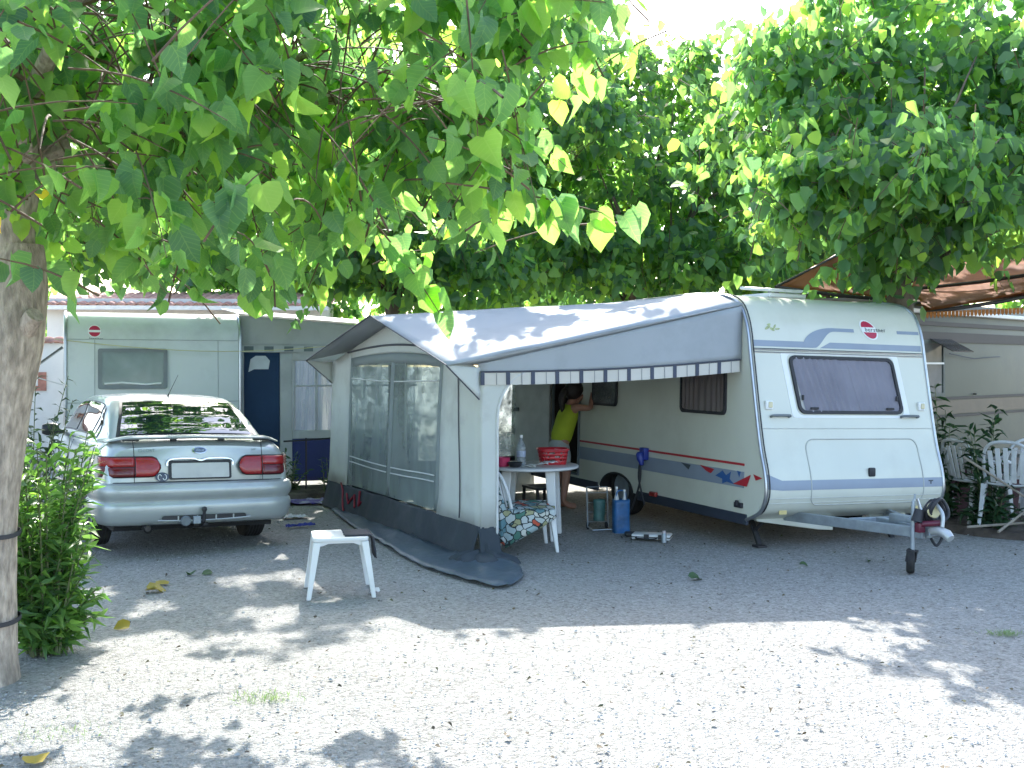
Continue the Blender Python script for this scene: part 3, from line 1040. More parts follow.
# decals and mouldings wrapped on the front face
def strip(xs, zlo, zhi, off=.0025, rowsn=6):
    m_ = MB()
    rows = []
    for j in range(rowsn + 1):
        rows.append([fpt(x, zlo(x) + (zhi(x) - zlo(x)) * j / rowsn, off) for x in xs])
    return m_.grid(rows)
lin = lambda a, b, n_: [a + (b - a) * k / n_ for k in range(n_ + 1)]
sst = lambda x, a, b: (lambda t: t * t * (3 - 2 * t))(min(1, max(0, (x - a) / (b - a))))
dz_ = .0
strip(lin(.03, .72, 8), lambda x: 1.900, lambda x: 1.958).build('grey_band', GREYBAND, cv)
strip(lin(.80, CW - .03, 10), lambda x: 1.900, lambda x: 1.958 if x > .86 else 1.900 + .06 * (x - .80) / .06).build('grey_band', GREYBAND, cv)
# swoosh rising to the right as an arc
sw = strip(lin(.60, 1.24, 30), lambda x: 1.901 + .165 * (1 - (1 - sst(x, .74, 1.02)) ** 1.6) if x > .74 else 1.901,
           lambda x: min(2.10, 1.903 + .197 * math.sqrt(max(0, 1 - (1 - min(1, (x - .60) / .38)) ** 2))), .004)
sw.build('swoosh', GREYBAND, cv)
strip(lin(1.78, CW - .03, 4), lambda x: 2.068, lambda x: 2.10).build('grey_band', GREYBAND, cv)
# chrome moulding under the bands
mo = MB()
for z, r in ((1.872, .012), (1.845, .006)):
    mo.tube([fpt(x, z, .004) for x in lin(.03, CW - .03, 6)], r, 6)
mo.build('moulding', ALU, cv, smooth=True)


# round logo, slanted, with lettering across it
def disc(cx, cz, rx, rz, off, m_, nm, tilt=.0, parent=cv, z_clip=None):
    b = MB()
    rings = []
    for t in (.001, .5, 1.0):
        ring = []
        for k in range(28):
            a = 2 * math.pi * k / 28
            z = rz * math.sin(a) * t
            x = rx * math.cos(a) * t - tilt * z
            if z_clip is not None:
                z = max(-z_clip, min(z_clip, z))
                x = (rx * math.cos(a) * t) if False else x
            ring.append(fpt(cx + x, cz + z, off))
        rings.append(ring)
    b.grid(rings, close=True)
    return b.build(nm, m_, parent)
lg = disc(1.43, 2.098, .098, .100, .0035, WHITE, 'logo', .35)
disc(1.43, 2.098, .083, .086, .0055, REDLOGO, 'red_disc', .35, lg)
strip(lin(1.34, 1.517, 4), lambda x: 2.073, lambda x: 2.123, .0075).build('white_bar', WHITE, lg)
pz = fpt(1.505, 2.098, .010)
tz = (fpt(1.505, 2.12, .01) - fpt(1.505, 2.07, .01)).normalized()
TM = Matrix(((1, 0, 0, pz.x), (0, tz.y, -tz.z, pz.y), (0, tz.z, tz.y, pz.z), (0, 0, 0, 1)))
text_mesh('lettering', 'burstner', .062, INK, lg, TM, .0008, 0, 1.18)
# small faded leaf sticker
stk = MB()
for (x, z, w, h, a) in ((.22, 2.08, .04, .013, .5), (.27, 2.065, .03, .014, -.4), (.30, 2.09, .03, .010, .9), (.24, 2.11, .025, .009, .2), (.33, 2.07, .03, .009, .1)):
    loop = [(x + w * math.cos(t) * math.cos(a) - h * math.sin(t) * math.sin(a), z + w * math.cos(t) * math.sin(a) + h * math.sin(t) * math.cos(a)) for t in [2 * math.pi * k / 10 for k in range(10)]]
    stk.add([fpt(px, pz_, .003) for px, pz_ in loop], [tuple(range(10))])
stk.build('sticker', mat('faded_sticker', (.38, .42, .20), .5, 0, .4, 30), cv)
# waist band and mouldings of the nose
strip(lin(.0, CW - .01, 12), lambda x: .575 + max(0, .05 - x) * .3, lambda x: .665 + max(0, .13 - x) * .5).build('grey_band', GREYBAND, cv)
gv = MB()
ll = rrect(.50, 1.84, .43, 1.035, .09)
gv.tube([fpt(x, z, .002) for x, z in [q for a, b in zip(ll, ll[1:] + ll[:1]) for q in ((a[0] + (b[0] - a[0]) * k / 8, a[1] + (b[1] - a[1]) * k / 8) for k in range(8))] + ll[:1]], .006, 6)
gv.build('locker_lid', mat('groove', (.42, .42, .38), .5), cv, smooth=True)
gl = MB()
for z in (.50, .455, 1.135):
    gl.tube([fpt(x, z, .001) for x in lin(.03, CW - .03, 8)], .0045, 5)
gl.build('moulding', mat('groove_pale', (.52, .52, .47), .5), cv, smooth=True)
lk = MB(); lk.box(fpt(1.21, .725, .012), (.075, .03, .085)); lk.build('lock', RUBBER, cv, bevel=.012, smooth=True)
tt = MB()
p = fpt(1.93, .635, .004); tt.box(p, (.055, .004, .012)); tt.box(p + Vector((.0, 0, -.018)), (.014, .004, .03))
tt.build('maker_mark', INK, cv)
for x in (.25, 1.79):
    hb = MB()
    P0, P1 = fpt(x - .10, 1.245, .0), fpt(x + .10, 1.245, .0)
    up_ = Vector((0, -.035, 0))
    hb.tube(catmull([P0, P0 + up_ + Vector((.015, 0, .012)), P1 + up_ + Vector((-.015, 0, .012)), P1], 5), .013, 8)
    hb.build('grab_handle', PLAST, cv, smooth=True)
for x in (.135, 1.958):
    ml = MB(); ml.box(fpt(x, 1.35, .012), (.085, .03, .085))
    mo_ = ml.build('marker_light', WHITE, cv, bevel=.012, smooth=True)
    MB().box(fpt(x + .005, 1.35, .03), (.045, .012, .055)).build('lens', CREAM, mo_, bevel=.006)
rf_ = MB(); rf_.box(fpt(.24, .375, .004), (.085, .012, .055)); rf_.build('reflector', AMBER, cv, bevel=.004)
rf_ = MB(); rf_.box(fpt(1.80, .375, .004), (.085, .012, .055)); rf_.build('reflector', AMBER, cv, bevel=.004)
# fairing below the nose
fa = MB()
fa.prism([(.05, .30, .33), (1.00, .30, .34), (.97, .26, .15), (.80, .26, .16), (.12, .29, .255)], (0, .06, 0))
fa.build('fairing', SHELL, cv, bevel=.008)
fb = MB(); fb.prism([(1.40, .30, .33), (1.95, .30, .33), (1.85, .28, .24), (1.45, .26, .22)], (0, .06, 0)); fb.build('fairing', SHELL, cv, bevel=.008)

# side wall: red line, grey band with pennant decals, windows
sd = MB().box((-.003, 2.08, .785), (.006, 3.46, .022)); sd.build('red_line', REDLINE, cv)
sb_ = MB().box((-.003, 2.08, .642), (.005, 3.46, .15)); sb_.build('grey_band', GREYBAND, cv)
sq = MB().box((-.003, 4.98, .642), (.005, .66, .15)); sq.build('grey_band', GREYBAND, cv)
def spoly(pts, m_, nm):
    MB().prism([(-.007, y, z) for y, z in pts], (-.002, 0, 0)).build(nm, m_, cv)
spoly([(1.45, .715), (1.27, .705), (1.31, .655)], INK, 'pennant_decal')
spoly([(1.10, .722), (.84, .70), (.90, .655), (.98, .67)], REDLINE, 'pennant_decal')
spoly([(.82, .64), (.70, .70), (.64, .66), (.56, .70), (.58, .63), (.50, .585), (.62, .60), (.70, .575), (.70, .62)], BLUEDEC, 'star_decal')
spoly([(.52, .59), (.24, .70), (.30, .585)], REDLINE, 'pennant_decal')
spoly([(.46, .72), (.40, .715), (.42, .66)], BLUEDEC, 'pennant_decal')
spoly([(.20, .71), (.06, .685), (.16, .655)], REDLINE, 'pennant_decal')
def spt(y, z, off=0.0):
    return Vector((-off, y, z))
for nm, (a, b, z0, z1), cm in (('side_window', (.66, 1.48, 1.235, 1.83), CURT_DK), ('side_window', (2.86, 3.47, 1.24, 1.76), None)):
    o_l, i_l = rrect(a, b, z0, z1, .06), rrect(a + .03, b - .03, z0 + .03, z1 - .03, .045)
    w_ = frame_strip(o_l, i_l, spt, -.002, .024).build(nm, RUBBER, cv, smooth=True)
    pane_mesh(i_l, spt, .020).build('pane', glass('side_pane', (.88, .87, .86), .86, .03, base=(.03, .03, .03), bstr=.05) if cm else glass('lace_pane', (.5, .5, .5), .25, .05, .2, 30, (.16, .17, .17)), w_, smooth=True)
    if cm:
        c_ = MB()
        rows = []
        for z in lin(z0 + .02, z1 - .02, 4):
            rows.append([Vector((-.003 - .0055 * (1 + math.sin(y * 70 + 2 * math.sin(y * 9))), y, z)) for y in lin(a + .02, b - .02, 70)])
        c_.grid(rows).build('curtain', cm, w_, smooth=True)
# plug with cable loops and the red side reflector
pl = MB()
pl.lathe([(.03, -.05), (.045, -.03), (.045, .03), (.03, .06), (.022, .10)], 14, (-.075, 2.18, .72), Matrix.Rotation(R(160), 3, 'X'))
pl.box((-.03, 2.18, .75), (.06, .11, .13))
pg_ = pl.build('mains_plug', mat('blue_plastic', (.02, .04, .26), .4), cv, smooth=True, bevel=.006)
cb = MB()
cb.tube(catmull([(-.075, 2.18, .64), (-.08, 2.16, .5), (-.09, 2.20, .34), (-.12, 2.3, .1), (-.1, 2.5, .02)], 5), .011, 6)
cb.tube(catmull([(-.075, 2.19, .64), (-.08, 2.20, .5), (-.085, 2.13, .35), (-.06, 2.1, .2)], 5), .011, 6)
cb.build('cable', RUBBER, pg_, smooth=True)
MB().box((-.02, 1.98, .33), (.04, .13, .05)).build('side_reflector', mat('red_lens', (.28, .02, .015), .3), cv, bevel=.01)
hk = MB(); hk.box((-.012, .42, .40), (.03, .12, .05)); hk.box((-.03, .42, .42), (.03, .03, .05)); hk.build('awning_hook', RUBBER, cv, bevel=.006)
# corner steadies
for x, y in ((.22, .55), (1.82, .55), (.22, 4.9), (1.82, 4.9)):
    sg = MB()
    sg.bar((x, y, .26), (x - .02, y - .18, .02), .045, .03)
    sg.bar((x, y - .22, .26), (x - .01, y - .08, .14), .03, .02)
    sg.box((x - .02, y - .18, .012), (.10, .10, .02))
    sg.build('steady', DARKSTEEL, cv)
# roof hatch
rhM = Matrix.Identity(3)
rb = MB(); rb.box((1.0, 1.32, 2.462), (.46, .52, .05)); rho = rb.build('roof_hatch', WHITE, cv, bevel=.015)
rd = MB(); rd.box((1.0, 1.30, 2.535), (.50, .56, .035), Matrix.Rotation(R(6), 3, 'X')); rd.build('lid', mat('hatch_lid', (.66, .68, .66), .3), rho, bevel=.016)
for x in (.80, 1.20):
    MB().bar((x, 1.10, 2.48), (x, 1.14, 2.54), .02, .02).build('stay', DARKSTEEL, rho)

# drawbar, coupling, jockey wheel, gear on the hitch
HC = Vector((.71, -1.27, .345))
db = MB()
db.bar((.40, .45, .30), HC + Vector((-.03, .05, 0)), .045, .09)
db.bar((1.72, .45, .30), HC + Vector((.03, .05, 0)), .045, .09)
db.bar((.90, -.45, .335), HC + Vector((0, -.02, .02)), .07, .075)
db.bar((.70, -.30, .325), (1.42, -.30, .325), .05, .05)
db.build('drawbar', GALV, cv, bevel=.006)
cp = MB()
cp.tube([HC + Vector((0, 0, .03)), HC + Vector((0, -.10, .035)), HC + Vector((0, -.17, .02)), HC + Vector((0, -.21, -.01))], [.036, .038, .042, .034], 12)
cp.tube(catmull([HC + Vector((0, -.12, .07)), HC + Vector((.02, -.10, .17)), HC + Vector((.03, -.02, .24)), HC + Vector((.03, .05, .26))], 5), [.016] * 16, 8)
cp.build('coupling', mat('pale_alloy', (.5, .51, .5), .4, .4, .1), cv, smooth=True)
bx = MB(); bx.box((.83, -.82, .40), (.10, .24, .08)); bx.tube([(.80, -.92, .40), (.73, -1.18, .40)], [.03, .03], 10); bx.build('overrun_brake', GALV, cv, bevel=.006, smooth=True)
hb = MB(); hb.tube(catmull([(.86, -1.05, .40), (.85, -1.0, .52), (.83, -.98, .60)], 4), .012, 8); hb.build('handbrake', ALU, cv, smooth=True)
jx, jy = .58, -1.20
jt = MB(); jt.tube([(jx, jy, .17), (jx, jy, .58)], .018, 12); jt.tube([(jx, jy, .57), (jx, jy, .62)], [.015, .010], 8)
jt.tube([(jx, jy, .61), (jx + .06, jy + .05, .615), (jx + .07, jy + .055, .66)], .009, 6)
jo = jt.build('jockey_stand', GALV, cv, smooth=True)
jf = MB()
for s in (-1, 1):
    jf.bar((jx + s * .035, jy, .20), (jx + s * .035, jy + .02, .105), .012, .04)
jf.box((jx, jy, .20), (.085, .05, .015)); jf.build('fork', DARKSTEEL, jo)
MB().lathe([(.03, -.03), (.09, -.032), (.102, -.02), (.105, 0), (.102, .02), (.09, .032), (.03, .03)], 24, (jx, jy + .02, .115), Matrix.Rotation(R(-42), 3, 'Z') @ Matrix.Rotation(R(90), 3, 'Y')).build('wheel', TYRE, jo, smooth=True)
# handle clamp, red grips, plug and cable coil on the coupling
rg = MB()
rg.tube([HC + Vector((-.09, .02, .08)), HC + Vector((.02, -.08, .10))], .026, 10); rg.box(HC + Vector((-.09, .04, .05)), (.07, .07, .08))
rg.build('red_grip', mat('dark_red_plastic', (.11, .012, .028), .4), cv, bevel=.008, smooth=True)
cc = MB()
for k in range(3):
    cc.tube([HC + Vector((.02 + .09 * math.cos(a) + .012 * k, .02 - .03 * k + .02 * math.sin(2 * a), .18 + .09 * math.sin(a) + .01 * k)) for a in [2 * math.pi * j / 20 for j in range(21)]], .016, 7)
cc.tube(catmull([HC + Vector((.06, -.04, .1)), HC + Vector((.10, -.02, -.02)), HC + Vector((.06, 0, -.10)), HC + Vector((0, 0, -.04))], 5), .012, 7)
cc.build('cable_coil', RUBBER, cv, smooth=True)
pp_ = MB(); pp_.tube([HC + Vector((-.13, .03, .10)), HC + Vector((-.10, .03, .20))], [.045, .035], 10)
pp_.build('plug', RUBBER, cv, smooth=True)
pd_ = MB().lathe([(.001, -.012), (.065, -.012), (.07, 0), (.065, .012), (.001, .012)], 20, HC + Vector((.0, -.02, .20)), Matrix.Rotation(R(80), 3, 'X'))
pd_.build('socket_cap', mat('yellowed_plastic', (.55, .48, .26), .4), cv, smooth=True)
# ------------------------------------------------------------------ main awning
CANV = cloth('awning_canvas', (.60, .62, .58), .18, .05, 1.6, (.42, .42, .39), .35, 4)
CROOF = cloth('awning_roof_canvas', (.42, .445, .46), .20, .04, 1.2, (.34, .36, .375), .2, 3)
CSK = cloth('awning_skirt_canvas', (.042, .052, .062), .06, .12, 2.0, (.08, .085, .09), .5, 7)
MATF = mat('groundsheet', (.055, .082, .105), .45, 0, .2, 3, .3, 12, .5, (.12, .14, .155), 4)
VINYL = glass('vinyl_window', (.70, .78, .75), .40, .16, .20, 2.2, (.27, .32, .31), 1.45, (1, 1, .35), .35)
PIPING = mat('piping', (.055, .06, .075), .6)
PIPE_LT = mat('pale_piping', (.55, .56, .55), .6)
POLE = mat('steel_pole', (.40, .40, .40), .35, .8, .1)

aw = empty('awning', 'grey green canvas awning with big vinyl windows, dark skirt and sun dappled roof', 'awning', (-.275, 9.334, 0))
AO = Vector((-.275, 9.334, 0))
dW = Vector((-2.165 + .275, 13.0 - 9.334, 0)); LW = dW.length; dW.normalize()
nW = Vector((-dW.y, dW.x, 0))
if nW.y > 0: nW = -nW                      # outward, towards the viewer's left
nearz, farz, apz = 1.70, 1.78, 2.24
rail0 = (car0 + Vector((-.3875, .922, 0)) * .42 + Vector((.922, .3875, 0)) * .065) - AO
Ldir = Vector((-.3875, .922, 0))


def wz_top(s):
    t = s / LW
    if t < .46: return nearz + (apz - nearz) * t / .46
    return apz + (farz - apz) * (t - .46) / .54


def wall(s, z, off=0.0):
    """front wall point: s metres from the near corner, off outward; the skirt flares at the bottom"""
    fl = max(0, .34 - z) * .30
    rip = .012 * mnoise.noise(Vector((s * 2.2, z * 1.3, 1))) + (.035 * mnoise.noise(Vector((s * 4, z * 2, 5))) if z < .33 else 0)
    sh = .15 * (1.75 - z) / 1.45 * min(1, max(0, s / .9)) ** 1.3
    return dW * (s + sh) + nW * (off + fl + rip) + Vector((0, 0, z))


def panel(name, m_, s0, s1, zlo, zhi, off=0.0, parent=aw, ns=None, nz=10, solid=.004, fn=wall):
    ns = ns or max(4, int((s1 - s0) / .12))
    rows = []
    for j in range(nz + 1):
        rows.append([fn(s, zlo(s) + (zhi(s) - zlo(s)) * j / nz, off) for s in lin(s0, s1, ns)])
    return MB().grid(rows).build(name, m_, parent, smooth=True, solid=solid)
k_ = lambda v: (lambda s: v)
S0, S1 = .80, 3.45
WB, WT = .335, 1.80
panel('wall_panel', CANV, 0, S0, k_(.315), lambda s: wz_top(s) - .02)
panel('wall_panel', CANV, S1, LW, k_(.315), lambda s: wz_top(s) - .02)
panel('gable_panel', CANV, S0, S1, lambda s: WT + .05 * math.sin(math.pi * (s - S0) / (S1 - S0)), lambda s: wz_top(s) - .02)
panel('skirt', CSK, 0, LW, k_(.012), k_(.32), -.004, ns=60, nz=12)
wtop = lambda s: WT + .05 * math.sin(math.pi * (s - S0) / (S1 - S0)) - .004
# grey frame round the vinyl with two panes
fgrey = cloth('window_surround', (.24, .275, .27), .12, .06)
fm = 2.1
panel('window_border', fgrey, S0, S0 + .07, k_(WB), wtop, .002); panel('window_border', fgrey, S1 - .07, S1, k_(WB), wtop, .002)
panel('window_border', fgrey, fm - .05, fm + .05, k_(WB), wtop, .002)
panel('window_border', fgrey, S0 + .07, S1 - .07, lambda s: wtop(s) - .10, wtop, .003, nz=2)
for a, b in ((S0 + .07, fm - .05), (fm + .05, S1 - .07)):
    w_ = panel('vinyl_window', VINYL, a, b, k_(WB), lambda s: wtop(s) - .10, .0, solid=0)
    for z in (.60, .66, 1.56):
        m_ = MB().tube([wall(s, z + .012 * math.sin(s * 2.1), .012) for s in lin(a + .02, b - .02, 12)], .007, 5)
        m_.build('seam', PIPE_LT, w_, smooth=True)
# wrinkles of the curtain behind the vinyl
cwk = MB()
rows = []
for z in lin(.34, .62, 4):
    rows.append([wall(s, z, -.07 - .02 * math.sin(s * 23 + math.sin(s * 5) * 2)) for s in lin(S0, S1, 90)])
cwk.grid(rows).build('inner_hem', cloth('net_hem', (.30, .33, .34), .4), aw, smooth=True)
# dark piping: curved pole seam over the window and the zip down the near panel
pc = MB()
pc.tube([wall(s, WT + .07 + .06 * math.sin(math.pi * (s - S0) / (S1 - S0)), .012) for s in lin(S0 - .12, S1 + .1, 24)], .011, 6)
pc.build('arched_piping', PIPING, aw, smooth=True)
zp = MB(); zp.tube([wall(.28 + .26 * (1 - t) ** 1.5 * .6 + .10 * t, .34 + 1.28 * (1 - t), .012) for t in lin(0, 1, 16)], .006, 5)
zp.build('zip', PIPING, aw, smooth=True)
# red mark on the skirt
rd_ = MB()
for pts in ([(3.62, .33), (3.5, .26), (3.3, .10), (3.25, .05)], [(3.3, .24), (3.18, .14), (3.05, .25), (2.95, .12)], [(2.95, .30), (2.85, .15), (2.8, .2)]):
    rd_.tube([wall(s, z, .012) for s, z in pts], .012, 5)
rd_.build('red_strap', mat('red_cord', (.22, .015, .03), .6), aw, smooth=True)

# roof: near slope and far slope meet along the ridge; the caravan rail is the high side
OUT = .33
outn = lambda s, z: dW * s + nW * OUT + Vector((0, 0, z))
apex, apex_w = outn(LW * .46, 2.215), dW * (LW * .46) + Vector((0, 0, apz + .01))
near_o, far_o = outn(-.02, 1.715), outn(LW + .0, 1.77)
cor_n = Vector((.0, 0, nearz + .03)) - dW * .05
railN = rail0 + Vector((0, 0, 2.30)) + Ldir * .0
rail = lambda u: rail0 + Ldir * u + Vector((-.02, -.01, 2.30 + .14 * min(1, u / .5) - .0 * u))
def roof_slope(e0, e1, r0, r1, nm):
    n1, n2 = 22, 16
    rows = []
    for i in range(n1 + 1):
        a = i / n1
        row = []
        for j in range(n2 + 1):
            b = j / n2
            p = e0.lerp(e1, b).lerp(rail(r0 + (r1 - r0) * b), a)
            p = p + Vector((0, 0, -.045 * math.sin(math.pi * b) * math.sin(math.pi * min(1, a * 1.1)) + .012 * mnoise.noise(p * 1.6)))
            row.append(p)
        rows.append(row)
    return MB().grid(rows).build(nm, CROOF, aw, smooth=True, solid=.004)
roof_slope(near_o, apex, 0, 2.35, 'roof_near_slope')
roof_slope(apex, far_o, 2.35, 4.85, 'roof_far_slope')
# ridge and edge seams
sm_ = MB()
sm_.tube([near_o.lerp(apex, t) + Vector((0, 0, .004)) for t in lin(0, 1, 6)], .006, 6)
sm_.tube([apex.lerp(far_o, t) + Vector((0, 0, .004)) for t in lin(0, 1, 6)], .009, 6)
sm_.build('roof_hem', PIPING, aw, smooth=True)
# hood gussets returning from the overhang to the wall
def tri(name, a, b, c, m_=CANV):
    rows = [[a.lerp(b, t).lerp(a.lerp(c, t), k / 5) for k in range(6)] for t in lin(0.001, 1, 6)]
    return MB().grid(rows).build(name, m_, aw, smooth=True, solid=.004)
tri('hood_gusset', near_o, Vector((0, 0, 1.70)) + nW * .004, Vector((0, 0, 1.42)) + nW * .006)
tri('hood_gusset', far_o, dW * LW + Vector((0, 0, 1.76)) + nW * .004, dW * LW + Vector((0, 0, 1.50)) + nW * .006)
for p, q in ((near_o, Vector((0, 0, 1.42)) + nW * .01), (far_o, dW * LW + Vector((0, 0, 1.5)) + nW * .01)):
    MB().tube([p, q], .007, 5).build('gusset_piping', PIPING, aw, smooth=True)
# hood lining: the underside band between the hood edge and the wall
# near end wall: shaded gable triangle, valance, rolled side, corner pillar
E0 = Vector((0, 0, 0))
eN = Vector((rail0.x, rail0.y, 0)); LE = eN.length; eN.normalize()
nE = Vector((eN.y, -eN.x, 0))              # towards the viewer
def ewall(t, z, off=0.0):
    return eN * t + nE * (off + .014 * mnoise.noise(Vector((t * 1.5, z * 2, 9)))) + Vector((0, 0, z))
egz = lambda t: (nearz + .03) + (2.285 - nearz - .03) * (t / LE)
val_t = lambda t: 1.655 + .115 * t / LE + .03 * math.sin(t / LE * math.pi) * -1
panel('end_gable', CROOF, -.02, LE - .03, val_t, lambda t: egz(max(t, 0)) - .0, .0, fn=ewall, ns=26, nz=8)
# join between roof's near edge (overhang) and the end gable
jr = MB()
rows = [[near_o.lerp(railN, t) for t in lin(0, 1, 16)], [ewall(t * (LE - .03) if t > 0 else -.02, egz(t * LE)) for t in lin(0, 1, 16)]]
jr.grid(rows).build('roof_edge_flap', CROOF, aw, smooth=True, solid=.003)
# pillar panel with the arched edge of the open side
def arch(z):
    """right edge of the pillar panel at height z"""
    if z < 1.25: return .155
    t = (z - 1.25) / .42
    return .155 + .34 * (1 - math.sqrt(max(0, 1 - t * t)))
rows = []
for z in [.30, .6, .9, 1.15, 1.25, 1.35, 1.43, 1.5, 1.55, 1.59, 1.62, 1.645, 1.66, 1.668]:
    rows.append([ewall(arch(z) * k / 6, z) for k in range(7)])
MB().grid(rows).build('corner_panel', CANV, aw, smooth=True, solid=.004)
ap_ = MB(); ap_.tube([ewall(arch(z), z, .003) for z in [.05, .3, .6, .9, 1.15, 1.25, 1.35, 1.43, 1.5, 1.55, 1.59, 1.62, 1.645, 1.66]], .012, 6)
ap_.build('arch_piping', PIPE_LT, aw, smooth=True)
rows = [[ewall(.19 * k / 8 - .02, z) + nE * (max(0, .3 - z) * .35 + .02 * mnoise.noise(Vector((k * .8, z * 6, 0)))) for k in range(9)] for z in lin(.012, .31, 8)]
MB().grid(rows).build('skirt', CSK, aw, smooth=True, solid=.004)
# bunched skirt heap at the corner and mud flap spread on the ground
hp_ = MB()
rows = []
for i, (r, z) in enumerate(((.26, .012), (.24, .035), (.20, .06), (.15, .08), (.09, .10), (.03, .11))):
    rows.append([Vector((.02, -.04, z)) + Vector((math.cos(a) * 1.15, math.sin(a) * .75, 0)) * r * (1 + .40 * mnoise.noise(Vector((math.cos(a) * 3.2, math.sin(a) * 3.2, z * 9)))) + Vector((0, 0, .05 * mnoise.noise(Vector((math.cos(a) * 3, math.sin(a) * 3, 4 + z * 12)))  * (z > .02))) for a in [2 * math.pi * j / 30 for j in range(30)]])
hp_.grid(rows, close=True).build('skirt_heap', CSK, aw, smooth=True)
fp = [gnd(523, 579), gnd(512, 586), gnd(497, 588.5), gnd(462, 580), gnd(427, 569), gnd(402, 557), gnd(374, 540), gnd(350, 526), gnd(331, 511), gnd(340, 508), gnd(400, 536), gnd(450, 556), gnd(495, 562), gnd(518, 571)]
fp = [p - AO for p in fp]
c0 = [p for p in catmull(fp + fp[:1], 4)[:-1]]
mf = MB()
cc_ = sum(c0, Vector()) / len(c0)
# strip between outer and inner line, following the wall
outer = catmull(fp[:9], 6); inner = catmull([fp[0], fp[13], fp[12], fp[12].lerp(fp[11], .6), fp[11], fp[10].lerp(fp[11], .5), fp[10], fp[9].lerp(fp[10], .5), fp[9]], 6)
rows = []
for k in range(7):
    t = k / 6
    rows.append([a.lerp(b, t) + Vector((0, 0, .012 + .03 * t * (1 + mnoise.noise(Vector((a.x * 3, a.y * 3, t * 2)))) + .030 * abs(mnoise.noise(a * 4 + Vector((0, t * 2, t * 3)))) + .02 * abs(mnoise.noise(a * 9 + Vector((0, t * 5, 0)))))) for a, b in zip(outer, inner)])
mf.grid(rows).build('mud_flap', MATF, aw, smooth=True, solid=.006)
# valance: cream blocks, navy bars, thin grey joints
VC, VN, VJ = cloth('valance_cream', (.60, .57, .51), .12, .06), mat('valance_navy', (.05, .06, .09), .7), mat('valance_joint', (.27, .27, .27), .7)
vb, vn = MB(), MB()
nb = 11
per = (LE - .06) / nb
hgt = .11
def vq(m_, t0, t1, off, z0=-hgt, z1=0.0):
    m_.prism([ewall(t0, val_t(t0) + z0, off), ewall(t1, val_t(t1) + z0, off), ewall(t1, val_t(t1) + z1, off), ewall(t0, val_t(t0) + z1, off)], nE * .004)
bars, jts = [], []
for k in range(nb):
    a = .0 + k * per
    vq(vb, a, a + per, .01)
    vn_ = MB(); vq(vn_, a - .004, a + per * .14, .016); bars.append(vn_)
    vj_ = MB(); vq(vj_, a + per * .60, a + per * .60 + .006, .0155); jts.append(vj_)
va = vb.build('valance', VC, aw)
[b_.build('navy_bar', VN, va) for b_ in bars]; [b_.build('joint', VJ, va) for b_ in jts]
vh = MB(); vh.tube([ewall(t, val_t(t) + .004, .012) for t in lin(0, LE - .05, 14)], .010, 6); vh.build('hem', PIPING, va, smooth=True)
# poles inside
po_ = MB()
for p0, p1 in ((Vector((.05, .05, 0)), Vector((.05, .05, 1.68))), (dW * LW * .46 - nW * .06, apex_w - nW * .06 - Vector((0, 0, .06))), (Vector((.05, .05, 1.66)), eN * (LE - .1) + Vector((0, .05, 2.2)))):
    po_.tube([p0, p1], .014, 8)
po_.tube([dW * LW * .46 - nW * .06 + Vector((0, 0, 2.16)), rail(2.35) - Vector((0, 0, .1))], .014, 8)
po_.build('poles', POLE, aw, smooth=True)
# far end wall with a lacy vinyl pane, seen through the open side
f0 = dW * LW; f1 = rail(4.85); f1 = Vector((f1.x, f1.y, 0))
eF = (f1 - f0); LF = eF.length; eF.normalize()
def fwall(t, z, off=0.0):
    return f0 + eF * t + Vector((0, 0, z)) + Vector((0, -.01 * mnoise.noise(Vector((t * 2, z * 2, 2))), 0))
ftop = lambda t: 1.76 + .5 * t / LF
panel('far_end_panel', CANV, 0, .25, k_(.01), ftop, fn=fwall)
panel('far_end_panel', CANV, LF - .3, LF, k_(.01), ftop, fn=fwall)
panel('far_end_panel', CANV, .25, LF - .3, k_(1.72), ftop, fn=fwall)
panel('far_end_panel', CSK, .25, LF - .3, k_(.01), k_(.5), fn=fwall)
panel('far_end_window', glass('lace_vinyl', (.70, .78, .76), .45, .1, .45, 7.0, (.30, .36, .35), 1.4), .25, LF - .3, k_(.5), k_(1.72), fn=fwall, solid=0)
# ------------------------------------------------------------------ silver saloon
SILVER = mat('silver_paint', (.42, .45, .435), .28, .35, .03, 2.5, .03, 900, .5, (.37, .38, .36), 1.4, coat=.6)
BUMPER = mat('silver_bumper', (.40, .425, .41), .32, .30, .03, 2.5, .02, 900, .5, (.32, .33, .32), 2.0, coat=.4)
CGLASS = mat('car_glass', (.012, .018, .018), .02, 0, .1, 2, 0, 3, 1.0, coat=.3, ior=2.1)
REDL = mat('tail_lens', (.30, .012, .012), .12, 0, .1, 20, .1, 90, .6)
REDD = mat('tail_lens_dark', (.12, .008, .010), .12, 0, .1, 20, .1, 90, .6)
BLACKP = mat('black_trim', (.018, .018, .02), .5)
PLATE = mat('number_plate', (.50, .49, .45), .45, 0, .1, 4, dirt=(.40, .39, .36), dscale=5)
CHROME = mat('chrome', (.6, .6, .6), .15, 1.0, .02)
car = empty('saloon_car', 'silver four door saloon car parked tail first with a small boot spoiler and tow bar', 'car', (-2.87, 9.85, 0), R(29.5))
car.rotation_euler = (0, R(1.6), R(31))


